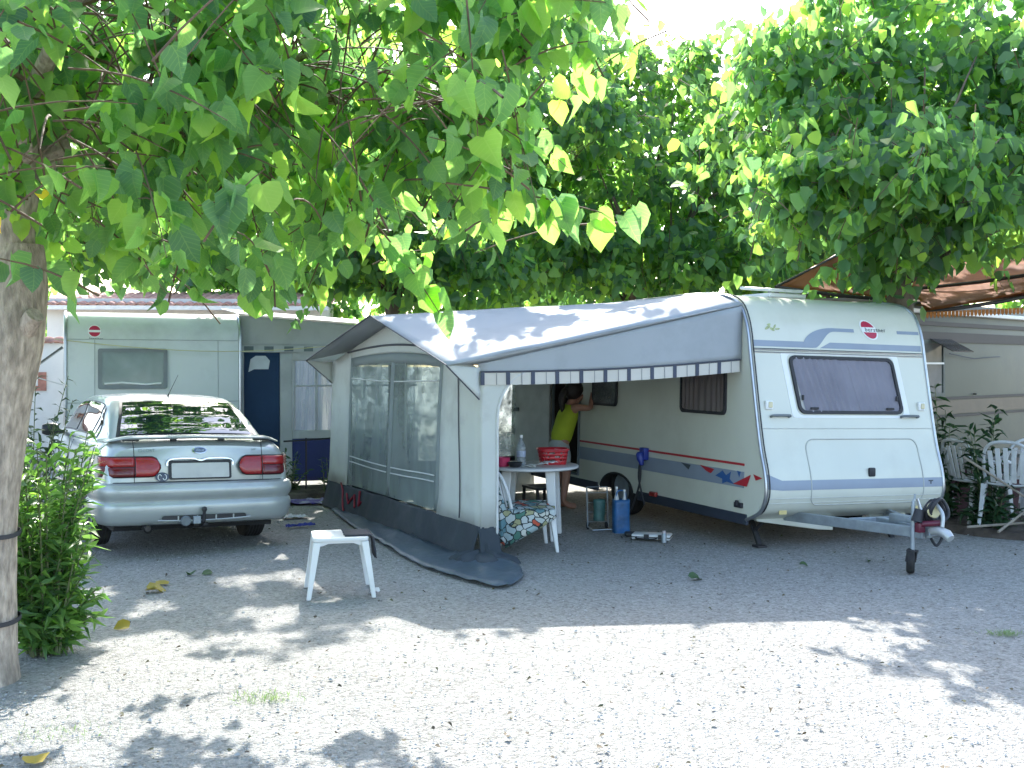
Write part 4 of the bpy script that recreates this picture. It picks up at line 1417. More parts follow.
def interp(tab, y):
    if y <= tab[0][0]: return tab[0][1]
    for (a, u), (b, v) in zip(tab, tab[1:]):
        if a <= y <= b:
            t = (y - a) / (b - a)
            t = t * t * (3 - 2 * t) * .35 + t * .65
            return u + (v - u) * t
    return tab[-1][1]
LENG = 4.25
deck = [(0, .955), (.06, 1.0), (.25, 1.025), (.6, 1.035), (1.0, 1.02), (3.1, .97), (3.6, .90), (4.1, .78), (4.25, .66)]
halfw = [(0, .795), (.03, .825), (.12, .842), (.6, .848), (2.0, .85), (3.4, .842), (4.0, .79), (4.2, .70), (4.25, .62)]


def lower(y, k):
    """k in 0..10 around the half section from sill to centre of the deck"""
    w, zt = interp(halfw, y), interp(deck, y)
    tab = [(0, .24), (.55, .235), (.86, .235), (.955, .30), (.985, .46), (1.0, .60), (1.0, .72), (.975, .845), (.935, zt - .062), (.885, zt - .022), (.80, zt), (.4, zt + .016), (0, zt + .02)]
    x, z = tab[k]
    if k <= 3: z += .12 * max(0, 1 - y / .62)
    return x * w, z
ysl = [0.0, .012, .04, .12, .3, .6, .9, 1.2, 1.7, 2.2, 2.7, 3.1, 3.5, 3.8, 4.05, 4.2, 4.25]
cb_ = MB()
rows = []
NK = 13
for i, y in enumerate(ysl):
    row = []
    for k in list(range(NK)) + list(range(NK - 2, 0, -1)):
        mirror = len(row) >= NK
        x, z = lower(y, k)
        if i == 0: x *= .985
        # tail leans forward above the bumper
        yy = y + (max(0, z - .62) * .22 + max(0, z - .9) * .2) * max(0, 1 - y / .5)
        row.append((-x if mirror else x, yy, z))
    rows.append(row)
cb_.grid(rows, close=True)
nrow = len(rows[0])
cb_.cap(0, nrow); cb_.cap(len(cb_.v) - nrow, nrow, True)
cbody = cb_.build('body', SILVER, car, smooth=True)
for y in (.86, 3.42):
    cut = MB().lathe([(.345, -1.2), (.345, 1.2)], 40, (0, y, .30), Matrix.Rotation(R(90), 3, 'Y')).build('cut')
    cut.parent = car
    bpy.context.view_layer.update()
    boolean_cut(cbody, cut)
# cabin
roofz = [(.46, 1.02), (.62, 1.125), (.80, 1.24), (.96, 1.325), (1.10, 1.375), (1.3, 1.402), (1.8, 1.415), (2.3, 1.395), (2.55, 1.345), (2.8, 1.22), (3.1, 1.055), (3.25, .97)]
roofw = [(.46, .70), (.62, .665), (.80, .625), (.96, .595), (1.10, .58), (1.8, .58), (2.3, .575), (2.8, .62), (3.25, .70)]
basew = [(.46, .735), (1.0, .79), (2.8, .79), (3.25, .76)]


def cabin(y, u):
    """u -1..1 across: |u|<=.6 roof, beyond that the side down to the belt"""
    zr, wr, wb = interp(roofz, y), interp(roofw, y), interp(basew, y)
    zb = min(.965, zr - .02)
    s = 1 if u >= 0 else -1
    a = abs(u)
    if a <= .6:
        t = a / .6
        return Vector((s * wr * t, y, zr - .022 * t ** 4))
    t = (a - .6) / .4
    x = wr + (wb - wr) * t + .035 * math.sin(min(1, t * 2.2) * math.pi) * .6
    return Vector((s * x, y, zr - .022 - (zr - .022 - zb) * (t ** 1.15)))
yc = lin(.46, 1.10, 10) + lin(1.2, 2.4, 10) + lin(2.5, 3.25, 8)
us = [-1, -.9, -.8, -.72, -.66, -.62, -.58, -.5, -.35, -.18, 0, .18, .35, .5, .58, .62, .66, .72, .8, .9, 1]
MB().grid([[cabin(y, u) for u in us] for y in yc]).build('cabin', SILVER, car, smooth=True)


def cab_n(y, u, off):
    e = .01
    a = cabin(y + e, u) - cabin(y - e, u)
    b = cabin(y, min(1, u + e)) - cabin(y, max(-1, u - e))
    nn = b.cross(a) * -1
    if nn.length < 1e-9: nn = Vector((0, 0, 1))
    nn.normalize()
    p = cabin(y, u)
    if nn.dot(p - Vector((0, 1.8, .9))) < 0: nn = -nn
    return p + nn * off
def cab_patch(nm, fa, fb, ya, yb, m_, off, parent=car, n1=12, n2=14):
    """panel over the cabin between u=fa(y) and fb(y)"""
    rows = []
    for y in lin(ya, yb, n1):
        rows.append([cab_n(y, fa(y) + (fb(y) - fa(y)) * j / n2, off) for j in range(n2 + 1)])
    return MB().grid(rows).build(nm, m_, parent, smooth=True)
seal = cab_patch('rear_window', lambda y: -.575 + .05 * (y - .5), lambda y: .575 - .05 * (y - .5), .50, 1.045, BLACKP, .004)
cab_patch('pane', lambda y: -.545 + .05 * (y - .5), lambda y: .545 - .05 * (y - .5), .525, 1.02, CGLASS, .009, seal)
ws = cab_patch('windscreen', lambda y: -.56, lambda y: .56, 2.52, 3.18, CGLASS, .006)
for s in (-1, 1):
    top = lambda y: s * .665
    bot = lambda y: s * .955
    for nm, a, b in (('quarter_window', .88, 1.10), ('side_window', 1.15, 1.92), ('side_window', 1.98, 2.72)):
        def tp(y, a=a, b=b):
            # window tops follow the sloping pillars
            if y < 1.12: return s * (.665 + .22 * max(0, (1.10 - y) / .22) ** 1.3)
            if y > 2.4: return s * (.665 + .12 * max(0, (y - 2.4) / .3))
            return s * .665
        sw_ = cab_patch(nm, tp, bot, a, b, BLACKP, .003, n1=10, n2=8)
        cab_patch('pane', lambda y: tp(y) + s * .012, lambda y: s * .942, a + .018, b - .018, CGLASS, .007, sw_, 10, 8)
# boot lid seams and details on the tail
def tail(x, z, off=0.0):
    """point on the tail panel"""
    edge = max(0, (abs(x) - .70) / .12)
    y = (max(0, z - .62) * .22 + max(0, z - .9) * .2) + .035 * edge ** 2
    return Vector((x, y - off, z))
sm_ = MB()
for s in (-1, 1):
    sm_.tube([tail(s * .585, z, -.0005) for z in lin(.655, .955, 6)] + [Vector((s * .59, .12, 1.022)), Vector((s * .60, .4, 1.045))], .0035, 5)
sm_.tube([tail(x, .652, -.0005) for x in lin(-.80, .80, 10)], .007, 5)
sm_.build('boot_seam', BLACKP, car, smooth=True)


def lens_loop(x0, x1, z0, z1, r, s):
    out = []
    for x, z in rrect(x0, x1, z0, z1, r, 6):
        out.append((x, z))
    return out
for s in (-1, 1):
    # outer lamp wraps round the corner
    def cluster(xa, xb, z0, z1, rin, m_, nm, off, parent):
        rows = []
        nx = 16
        for i in range(nx + 1):
            x = xa + (xb - xa) * i / nx
            d = (x - xa)
            h = 1.0
            if rin and d < rin:
                h = math.sqrt(max(0.02, 1 - ((rin - d) / rin) ** 2))
            zc = (z0 + z1) / 2
            row = []
            for j in range(9):
                z = zc + (z1 - z0) / 2 * h * (j / 4 - 1)
                bul = off + .010 * (1 - abs(j / 4 - 1) ** 4)
                if x <= .775:
                    p = tail(s * x, z, bul)
                else:
                    q = x - .775
                    p = tail(s * .775, z, bul) + Vector((s * min(.080, q * .74), q * 1.15 if q > .03 else q * .6, 0))
                row.append(p)
            rows.append(row)
        return MB().grid(rows).build(nm, m_, parent, smooth=True, solid=.012)
    tl = cluster(.355, .94, .700, .885, .085, BLACKP, 'tail_light', .001, car)
    cluster(.365, .575, .710, .875, .075, REDL, 'lens', .010, tl)
    cluster(.585, .93, .795, .875, 0, REDL, 'lens', .010, tl)
    cluster(.585, .93, .710, .790, 0, REDD, 'lens', .010, tl)
# number plate in a shallow recess with a chromed lip
pl_ = MB(); pl_.prism([tail(x, z, .004) for x, z in rrect(-.285, .285, .675, .845, .02)], (0, -.010, 0)); po2 = pl_.build('number_plate', BLACKP, car)
pw = MB(); pw.prism([tail(x, z, .016) for x, z in rrect(-.262, .262, .690, .822, .012)], (0, -.005, 0)); pw.build('blank_plate', PLATE, po2)
lp_ = MB(); lp_.tube(catmull([tail(-.30, .80, .02), tail(-.275, .855, .025), tail(-.08, .862, .025), tail(0, .845, .025), tail(.08, .862, .025), tail(.275, .855, .025), tail(.30, .80, .02)], 5), .011, 8)
lp_.build('chrome_lip', CHROME, po2, smooth=True)
# badges: oval emblem, oval sticker, small script
def oval(nm, cx, cz, rx, rz, off, m_, parent=car, bulge=.004):
    b = MB()
    rings = []
    for t, o in ((.001, bulge), (.6, bulge * .8), (1, 0)):
        rings.append([tail(cx + rx * t * math.cos(a), cz + rz * t * math.sin(a), off + o) for a in [2 * math.pi * k / 24 for k in range(24)]])
    b.grid(rings, close=True)
    return b.build(nm, m_, parent, smooth=True)
em = oval('emblem', 0, .935, .066, .030, .004, CHROME)
oval('blue_field', 0, .935, .058, .024, .007, mat('emblem_blue', (.10, .13, .20), .3), em)
def tailM(x, z, off):
    p = tail(x, z, off)
    t = (tail(x, z + .01, off) - p).normalized()
    return Matrix(((1, 0, 0, p.x), (0, t.y, -t.z, p.y), (0, t.z, t.y, p.z), (0, 0, 0, 1)))
text_mesh('script', 'Ford', .036, CHROME, em, tailM(0, .935, .0125), .0006, .3)
FAINT = mat('faint_script', (.22, .27, .26), .5, .3)
text_mesh('model_script', 'ESCORT', .040, FAINT, car, tailM(-.475, .935, .003), .0008)
text_mesh('trim_script', '16V', .030, FAINT, car, tailM(.505, .935, .003), .0008)
os_ = oval('oval_sticker', -.345, .665 + .035, .060, .042, .014, mat('sticker_dark', (.06, .07, .10), .4))
ring = MB()
for a0, cx in ((0.4, -.368), (3.5, -.325)):
    ring.tube([tail(cx + .016 * math.cos(a0 + t), .70 + .024 * math.sin(a0 + t), .0205) for t in lin(0, 4.4, 12)], .0035, 5)
ring.build('pale_swirl', WHITE, os_)
MB().box(tail(0, .648, .008), (.08, .012, .016)).build('boot_lock', BLACKP, car, bevel=.004)
# spoiler on the boot edge
sp = MB()
rows = []
for x in lin(-.80, .80, 26):
    a = abs(x) / .80
    yb = .075 + .03 * a ** 2 + .16 * max(0, a - .78) / .22
    z = 1.058 - .045 * max(0, a - .80) / .2 - .012 * a
    th = .019 * (1 - .55 * max(0, a - .75) / .25)
    rows.append([(x, yb - .025, z), (x, yb + .0, z + th), (x, yb + .12, z + th * .8), (x, yb + .17, z - .004), (x, yb + .11, z - th * .7), (x, yb, z - th * .9)])
sp.grid(rows, close=True)
sp.cap(0, 6); sp.cap(len(sp.v) - 6, 6, True)
spo = sp.build('spoiler', SILVER, car, smooth=True)
for x in (-.60, -.22, .22, .60):
    MB().box((x, .16, 1.035), (.14 if abs(x) > .4 else .05, .06, .035)).build('spoiler_stay', BLACKP, spo, bevel=.004)
MB().box((0, .12, 1.060), (.20, .03, .012)).build('brake_light', REDD, spo)
# rear bumper swept round the tail
path = []
BW = .842
for p in catmull([(-BW - .01, .62, 0), (-BW - .012, .30, 0), (-BW + .015, .09, 0), (-BW + .10, .005, 0), (-.5, -.028, 0), (0, -.04, 0), (.5, -.028, 0), (BW - .10, .005, 0), (BW - .015, .09, 0), (BW + .012, .30, 0), (BW + .01, .62, 0)], 6):
    path.append(p)
secb = [(-.03, .652), (.012, .650), (.045, .636), (.062, .60), (.064, .555), (.052, .525), (.036, .505), (.036, .490), (.052, .475), (.062, .445), (.058, .385), (.040, .325), (.008, .285), (-.05, .270)]
rows = []
for i, p in enumerate(path):
    d = (path[min(i + 1, len(path) - 1)] - path[max(i - 1, 0)]).normalized()
    nn = Vector((d.y, -d.x, 0))
    fade = min(1, max(0, (.64 - p.y) / .12))
    rows.append([p + nn * (o * (.25 + .75 * fade) if o > 0 else o) + Vector((0, 0, z + (.045 * (p.y - .0) / .6 if z < .35 and p.y > .2 else 0))) for o, z in secb])
bmp = MB().grid(rows).build('rear_bumper', BUMPER, car, smooth=True, solid=.004)
# lower grille slot, tow bar, exhaust
gs = MB(); gs.prism([(x, -.098, z) for x, z in rrect(-.36, .40, .315, .362, .022)], (0, -.008, 0)); gs.build('grille_slot', BLACKP, bmp)
gr_ = MB()
for x in (-.22, -.05, .12, .28):
    gr_.box((x, -.109, .338), (.012, .006, .04))
gr_.tube([(x, -.106, .312 + .012 * abs(x / .4) ** 2) for x in lin(-.40, .44, 10)], .007, 6)
gr_.build('grille_bars', BUMPER, bmp)
tb_ = MB()
tb_.tube([(.0, .10, .27), (.0, -.06, .27), (.0, -.14, .31), (.0, -.15, .40)], [.02, .02, .018, .014], 10)
tb_.lathe([(.001, .39), (.018, .395), (.025, .415), (.018, .435), (.001, .44)], 14, (0, -.15, 0))
tb_.box((.0, .0, .27), (.12, .10, .03))
two = tb_.build('tow_bar', BLACKP, car, smooth=True)
sk = MB().lathe([(.02, -.02), (.045, -.02), (.048, .015), (.04, .03), (.001, .03)], 16, (-.155, -.105, .312), Matrix.Rotation(R(90), 3, 'X')); sk.build('tow_socket', PLAST, two, smooth=True)
sk2 = MB().box((-.055, -.115, .318), (.07, .03, .07)); sk2.build('socket_plate', GALV, two, bevel=.006)
ex = MB(); ex.tube([(-.47, .5, .26), (-.47, -.02, .25), (-.475, -.085, .245)], [.032, .034, .036], 14, cap=False); ex.tube([(-.47, .1, .255), (-.47, -.05, .25)], .028, 12)
ex.build('exhaust', mat('exhaust_steel', (.09, .085, .08), .5, .6, .3), car, smooth=True)
ub = MB(); ub.box((0, 2.1, .24), (1.45, 3.9, .06)); ub.box((0, .45, .32), (1.15, .8, .14)); ub.build('underbody', UNDER, car)
for x, y in ((-.735, .86), (.735, .86), (-.735, 3.42), (.735, 3.42)):
    M_ = Matrix.Rotation(R(90), 3, 'Y')
    to = MB().lathe([(.18, -.085), (.255, -.092), (.283, -.082), (.292, -.06), (.293, -.02), (.293, .02), (.292, .06), (.283, .082), (.255, .092), (.18, .085)], 36, (x, y, .29), M_).build('wheel', TYRE, car, smooth=True)
    s = -1 if x < 0 else 1
    pr = [(.02, .075), (.05, .08), (.09, .07), (.15, .082), (.172, .09), (.185, .085), (.19, .05), (.17, -.05)]
    MB().lathe(pr, 28, (x, y, .29), Matrix.Rotation(R(90 * s), 3, 'Y')).build('rim', GALV, to, smooth=True)
    tr_ = MB()
    for k in range(-2, 3):
        tr_.lathe([(.288, k * .03 - .004), (.2945, k * .03 - .004), (.2945, k * .03 + .004), (.288, k * .03 + .004)], 36, (x, y, .29), M_)
    tr_.build('tread_rib', RUBBER, to, smooth=True)
    ar = MB().tube([Vector((s * (.843), y + .352 * math.cos(a), .30 + .352 * math.sin(a))) for a in [math.pi * (k / 16) for k in range(17)]], .012, 6)
    ar.build('wheel_arch', SILVER, car, smooth=True)
for s in (-1, 1):
    mm = MB()
    mm.lathe([(.001, -.09), (.05, -.085), (.07, -.04), (.075, .03), (.05, .08), (.001, .09)], 14, (s * .93, 2.62, 1.0), Matrix.Rotation(R(90), 3, 'Y') @ Matrix.Diagonal((.95, .7, 1)).to_3x3())
    mm.bar((s * .79, 2.62, .975), (s * .88, 2.62, .985), .05, .04)
    mm.build('wing_mirror', BLACKP, car, smooth=True)
    for y in (1.22, 2.12):
        MB().box((s * .842, y, .80), (.03, .16, .028)).build('door_handle', BLACKP, car, bevel=.008)
    ds = MB()
    for y in (1.13, 1.95, 2.88):
        ds.tube([Vector((s * (lower(y, k)[0] + .0006), y, lower(y, k)[1])) for k in (3, 4, 5, 6, 7, 8)], .0035, 5)
    ds.build('door_seam', BLACKP, car)
    MB().box((s * .852, 2.1, .52), (.012, 2.1, .045)).build('side_moulding', PLAST, car, bevel=.004)
an_ = MB(); an_.tube([(.0, 1.35, 1.40), (.0, 1.28, 1.44), (0, .95, 1.62)], [.012, .004, .002], 6); an_.build('aerial', BLACKP, car)
# ------------------------------------------------------------------ stool, table, chairs and small things
PW = mat('white_plastic', (.66, .665, .65), .35, 0, .04, 4, .03, 60, .5, (.55, .55, .52), 2.5)
PW2 = mat('weathered_plastic', (.46, .47, .46), .5, 0, .10, 6, dirt=(.33, .33, .31), dscale=4)


def leg_mb(a, b, w0, w1):
    """tapered L-section style leg from a (top) to b (foot)"""
    a, b = Vector(a), Vector(b)
    m_ = MB()
    vs = []
    for p, w in ((a, w0), (b, w1)):
        vs += [p + Vector((-w / 2, -w / 2, 0)), p + Vector((w / 2, -w / 2, 0)), p + Vector((w / 2, w / 2, 0)), p + Vector((-w / 2, w / 2, 0))]
    m_.add(vs, [(0, 1, 2, 3), (7, 6, 5, 4), (0, 4, 5, 1), (1, 5, 6, 2), (2, 6, 7, 3), (3, 7, 4, 0)])
    return m_
sc_ = (gnd(319, 601) + gnd(381, 598.5) + gnd(300, 586.5) + gnd(358, 584)) / 4
stl = empty('stool', 'square white plastic stool on the gravel between the car and the awning', 'stool', sc_, R(13))
tp_ = MB()
tp_.prism([(x, y, .415) for x, y in rrect(-.205, .205, -.205, .205, .045)], (0, 0, .028))
tp_.build('seat', PW, stl, bevel=.006, smooth=True)
sk_ = MB()
for s in (-1, 1):
    sk_.prism([(-.19, s * .188, .415), (.19, s * .188, .415), (.19, s * .188, .375), (.13, s * .188, .385), (.09, s * .188, .40), (-.09, s * .188, .40), (-.13, s * .188, .385), (-.19, s * .188, .375)], (0, .012 * -s, 0))
    sk_.prism([(s * .188, -.175, .415), (s * .188, .175, .415), (s * .188, .175, .375), (s * .188, .13, .385), (s * .188, .09, .40), (s * .188, -.09, .40), (s * .188, -.13, .385), (s * .188, -.175, .375)], (.012 * -s, 0, 0))
sk_.build('apron', PW, stl, bevel=.002)
for x in (-1, 1):
    for y in (-1, 1):
        leg_mb((x * .175, y * .175, .412), (x * .238, y * .238, 0), .055, .032).build('leg', PW, stl, bevel=.006)
# dark cloth hanging over the stool's right edge
tw_ = MB()
rows = []
for i, (dx, z) in enumerate(((-.16, .449), (-.08, .4495), (0, .450), (.032, .447), (.050, .43), (.058, .38), (.066, .32), (.07, .275))):
    rows.append([Vector((.19 + dx + .006 * math.sin(j * 1.7 + i), -.16 + .30 * j / 10 * (1 - .04 * i) , z + .003 * math.sin(j * 2.1))) for j in range(11)])
cl_ = tw_.grid(rows).build('towel', mat('dark_cloth', (.025, .028, .036), .85, 0, .2, 20), None, smooth=True, solid=.008)
cl_.location = sc_; cl_.rotation_euler = (0, 0, R(13))
tag(cl_, 'dark cloth draped over one edge of the white stool', 'cloth')

# round table under the awning
tc_ = Vector((.19, 10.76, 0))
tbl = empty('table', 'round white plastic table with splayed legs under the open side of the awning', 'table', tc_, R(-7))
MB().lathe([(.40, .695), (.455, .69), (.475, .70), (.478, .715), (.470, .722), (.40, .7245), (.0, .7245)][::1], 48).build('top', PW, tbl, smooth=True)
for k in range(4):
    a = R(45 + 90 * k)
    leg_mb((.30 * math.cos(a), .30 * math.sin(a), .70), (.36 * math.cos(a), .36 * math.sin(a), 0), .10, .068).build('leg', PW, tbl, bevel=.010)
tz_ = .7245


def garden_chair(name, label, loc, rz, m_, group=None, arms=True):
    c = empty(name, label, 'chair', loc, rz, group)
    s_ = MB()
    rows = []
    for i, y in enumerate(lin(-.22, .20, 6)):
        rows.append([Vector((x, y, .425 - .02 * math.sin((y + .22) / .42 * math.pi) + .018 * (x / .22) ** 2 + (.012 if i == 0 else 0) * -1)) for x in lin(-.23, .23, 6)])
    s_.grid(rows).build('seat', m_, c, smooth=True, solid=.018)
    b_ = MB()
    def bk(x, z):
        t = (z - .42) / .42
        return Vector((x, .205 + .10 * t - .05 * (x / .22) ** 2 * (1 - .2 * t), z))
    for x in lin(-.15, .15, 4):
        b_.bar(bk(x * .9, .45), bk(x * 1.05, .80 - .06 * (x / .2) ** 2), .045, .012, (0, 1, 0))
    b_.build('back_slats', m_, c, bevel=.003)
    f_ = MB()
    f_.tube(catmull([bk(-.21, .42), bk(-.23, .62), bk(-.20, .78), bk(-.10, .85), bk(.10, .85), bk(.20, .78), bk(.23, .62), bk(.21, .42)], 5), .017, 8)
    f_.build('back_frame', m_, c, smooth=True)
    for s in (-1, 1):
        if arms:
            a_ = MB(); a_.tube(catmull([bk(s * .225, .66), (s * .275, .05, .645), (s * .28, -.16, .635), (s * .265, -.235, .60), (s * .25, -.235, .44)], 5), .020, 8)
            a_.build('armrest', m_, c, smooth=True)
        leg_mb((s * .225, -.205, .43), (s * .255, -.255, 0), .055, .03).build('leg', m_, c, bevel=.006)
        leg_mb((s * .215, .21, .43), (s * .235, .30, 0), .055, .03).build('leg', m_, c, bevel=.006)
    return c
# chair at the table, back to the awning corner, facing along the caravan
chp = gnd(525, 548.5)
ch1 = garden_chair('garden_chair', 'white plastic chair at the round table, mostly hidden under a floral cloth', chp, R(100), PW, None, False)
ch1.scale = (1, 1, .88)


def floral():
    m, nt, b = _nt('floral_cloth')
    N, Lk = nt.nodes, nt.links
    tc = N.new('ShaderNodeTexCoord')
    nz = N.new('ShaderNodeTexNoise'); nz.inputs['Scale'].default_value = 9
    Lk.new(tc.outputs['Object'], nz.inputs['Vector'])
    mxv = N.new('ShaderNodeMix'); mxv.data_type = 'RGBA'; mxv.inputs['Factor'].default_value = .08
    Lk.new(tc.outputs['Object'], mxv.inputs['A']); Lk.new(nz.outputs['Color'], mxv.inputs['B'])
    v = N.new('ShaderNodeTexVoronoi'); v.inputs['Scale'].default_value = 15
    v.feature = 'DISTANCE_TO_EDGE'
    w = N.new('ShaderNodeTexVoronoi'); w.inputs['Scale'].default_value = 15
    Lk.new(mxv.outputs['Result'], v.inputs['Vector']); Lk.new(mxv.outputs['Result'], w.inputs['Vector'])
    sep = N.new('ShaderNodeSeparateColor'); Lk.new(w.outputs['Color'], sep.inputs[0])
    cr = N.new('ShaderNodeValToRGB'); cr.color_ramp.interpolation = 'CONSTANT'
    E = cr.color_ramp.elements
    E[0].position, E[0].color = 0, (.42, .46, .44, 1)
    E[1].position, E[1].color = .82, (.45, .08, .04, 1)
    for p, c in ((.30, (.30, .38, .38, 1)), (.45, (.06, .16, .12, 1)), (.58, (.50, .50, .44, 1)), (.70, (.30, .30, .16, 1)), (.92, (.10, .20, .22, 1))):
        e = E.new(p); e.color = c
    Lk.new(sep.outputs[0], cr.inputs['Fac'])
    lt = N.new('ShaderNodeMath'); lt.operation = 'LESS_THAN'; lt.inputs[1].default_value = .06
    Lk.new(v.outputs['Distance'], lt.inputs[0])
    mx = N.new('ShaderNodeMix'); mx.data_type = 'RGBA'
    Lk.new(lt.outputs[0], mx.inputs['Factor']); Lk.new(cr.outputs[0], mx.inputs['A']); mx.inputs['B'].default_value = (.022, .03, .03, 1)
    Lk.new(mx.outputs['Result'], b.inputs['Base Color']); b.inputs['Roughness'].default_value = .85
    return m
FLOR = floral()
fc = MB()
# cloth over back and seat, hanging down at the viewer's side
def clothpt(u, w):
    """u along: 0 back top .. 1 seat front edge; w across: -1..1, beyond that it hangs"""
    if u < .45:
        t = u / .45
        y, z = .335 - .10 * t, .85 - .40 * t
    else:
        t = (u - .45) / .55
        y, z = .22 - .46 * t, .455 + .012 * math.sin(t * 3)
    a = abs(w)
    s = 1 if w > 0 else -1
    x = s * .29 * min(a, 1)
    if a > 1:
        z -= (a - 1) * .55 * (1 - .35 * u)
        x += s * .025
    return Vector((x + .010 * math.sin(u * 19), y + .012 * math.sin(w * 5 + u * 7), z + .008 * math.sin(w * 9)))
rows = []
for i in range(19):
    u = i / 18
    wl = 1.0 + .75 * (1 - u) ** .8
    rows.append([clothpt(u, -(1 + 1.0 * (1 - u) ** .9 + .25) + (2.2 + 1.0 * (1 - u) ** .9 + .25) * j / 26) for j in range(27)])
fo = fc.grid(rows).build('floral_cloth', FLOR, None, smooth=True, solid=.012)
fo.location = chp; fo.rotation_euler = (0, 0, R(100)); fo.scale = (1, 1, .88)
tag(fo, 'flower patterned cloth with black outlines draped over the chair at the table', 'cloth')

# red laundry basket on the table
bs = Vector((.41, 10.80, tz_))
bk_ = empty('basket', 'red plastic basket with rows of holes standing on the round table', 'basket', bs, R(8))
REDP = mat('red_plastic', (.42, .012, .02), .35, 0, .06)
m_ = MB()
def bpt(t, a, o=0):
    rx, ry = .125 + .022 * t + o, .105 + .02 * t + o
    c_, s2 = math.cos(a), math.sin(a)
    e = .45
    return Vector((rx * math.copysign(abs(c_) ** e, c_), ry * math.copysign(abs(s2) ** e, s2), .004 + .148 * t))
NA = 48
lev = [0, .12, .24, .36, .48, .60, .72, .84, 1.0]
base = len(m_.v)
for t in lev:
    m_.v += [tuple(bpt(t, 2 * math.pi * k / NA)) for k in range(NA)]
for i in range(len(lev) - 1):
    for k in range(NA):
        if (i in (2, 4, 6)) and (k + i // 2) % 2 == 0:
            continue
        a, b = i * NA + k, i * NA + (k + 1) % NA
        m_.f.append((a, b, b + NA, a + NA))
m_.f.append(tuple(range(NA))[::-1])
m_.build('basket_wall', REDP, bk_, smooth=True, solid=.004)
MB().tube([bpt(1.0, 2 * math.pi * k / NA, .006) for k in range(NA + 1)], .009, 8).build('rim', REDP, bk_, smooth=True)
wc = MB()
for k in range(9):
    a = k * .7
    wc.tube([Vector((.05 * math.cos(a), .04 * math.sin(a), .03 + .01 * k)), Vector((.09 * math.cos(a + 1), .07 * math.sin(a + 1), .06 + .006 * k)), Vector((.06 * math.cos(a + 2), .05 * math.sin(a + 2), .05 + .009 * k))], [.03, .04, .03], 8)
wo_ = wc.build('laundry', cloth('laundry_cloth', (.55, .5, .48), .1), None, smooth=True); wo_.location = bs
tag(wo_, 'pale washing showing through the holes of the red basket', 'laundry')
# glass bottle, pink tub, dark bowl, paper and plates
bt = empty('bottle', 'clear plastic water bottle standing on the round table', 'bottle', Vector((.09, 10.62, tz_)))
MB().lathe([(.042, 0), (.045, .01), (.045, .07), (.041, .09), (.045, .11), (.045, .18), (.03, .23), (.014, .26), (.014, .285)], 20).build('body', glass('clear_plastic', (.85, .9, .92), .55, .05, .15, 20, (.45, .48, .5)), bt, smooth=True)
MB().lathe([(.016, .278), (.017, .305), (.001, .307)], 14).build('cap', WHITE, bt, smooth=True)
MB().lathe([(.0462, .09), (.0462, .15)], 20).build('paper_label', mat('bottle_label', (.35, .40, .50), .5, 0, .3, 40), bt, smooth=True)
tu = MB().lathe([(.05, 0), (.062, .004), (.072, .085), (.074, .09), (.068, .09), (.058, .01)], 24)
tu_ = tu.build('tub', mat('pink_plastic', (.50, .04, .11), .4), None, smooth=True, bevel=0); tu_.location = (-.09, 10.55, tz_)
tag(tu_, 'pink plastic tub on the round table beside the awning corner', 'tub')
bw = MB().lathe([(.03, 0), (.05, .006), (.075, .05), (.07, .05), (.045, .012)], 24).build('bowl', BLACKP, None, smooth=True)
bw.location = (.03, 10.46, tz_); tag(bw, 'small black bowl at the near edge of the round table', 'bowl')
pa = empty('paper_heap', 'crumpled white papers lying on the round table in front of the red basket', 'paper', Vector((.26, 10.47, tz_)))
for k in range(4):
    rows = []
    for i in range(6):
        rows.append([Vector((-.07 + .14 * i / 5, -.05 + .10 * j / 5, .012 + .012 * k + .022 * abs(mnoise.noise(Vector((i * .8, j * .8, k * 3)))))) for j in range(6)])
    p_ = MB().grid(rows).build('sheet', WHITE, pa, smooth=True, solid=.002)
    p_.location = ((-.10 + .07 * k), .03 * (k % 2), -.002); p_.rotation_euler = (0, 0, k * .8)

# ------------------------------------------------------------------ gear by the caravan wheel
gx = Vector((1.12, 11.05, 0))
bg_ = empty('cool_bag', 'tall blue carrier bag with bottles in it by the caravan wheel', 'bag', gx, R(15))
BLB = mat('blue_bag', (.02, .10, .25), .4, 0, .35, 9, .4, 14)
rows = []
for z in lin(0, .34, 8):
    rows.append([Vector((.085 * math.copysign(abs(math.cos(a)) ** .5, math.cos(a)) * (1 + .06 * mnoise.noise(Vector((a, z * 9, 1)))), .06 * math.copysign(abs(math.sin(a)) ** .5, math.sin(a)), z)) for a in [2 * math.pi * k / 24 for k in range(24)]])
m_ = MB().grid(rows, close=True); m_.cap(0, 24); m_.build('bag_body', BLB, bg_, smooth=True, solid=.004)
MB().tube(catmull([(-.05, 0, .33), (-.04, 0, .42), (.04, 0, .42), (.05, 0, .33)], 5), .008, 6).build('strap', BLB, bg_, smooth=True)
for k, (dx, h, lb_) in enumerate(((-.045, .44, 'clear bottle leaning out of the blue bag, beside the trolley'), (.035, .41, 'milky bottle leaning out of the blue bag, beside the wheel'))):
    q = empty('bottle', lb_, 'bottle', gx + Vector((dx, .0, .01)), 0, 'bottles in the blue bag')
    MB().lathe([(.025, 0), (.028, .01), (.028, h * .75), (.012, h * .9), (.012, h)], 16).build('body', mat('bottle_plastic', (.42, .44, .45), .25), q, smooth=True)
    MB().lathe([(.014, h), (.014, h + .02), (.001, h + .021)], 12).build('cap', WHITE, q, smooth=True)
rk = empty('wire_trolley', 'folded wire shopping trolley with a green bag beside the blue bag', 'trolley', Vector((.90, 11.25, 0)), R(10))
m_ = MB()
for x in (-.11, .11):
    m_.tube([(x, 0, .03), (x, .02, .25), (x * 1.0, .05, .44)], .008, 6)
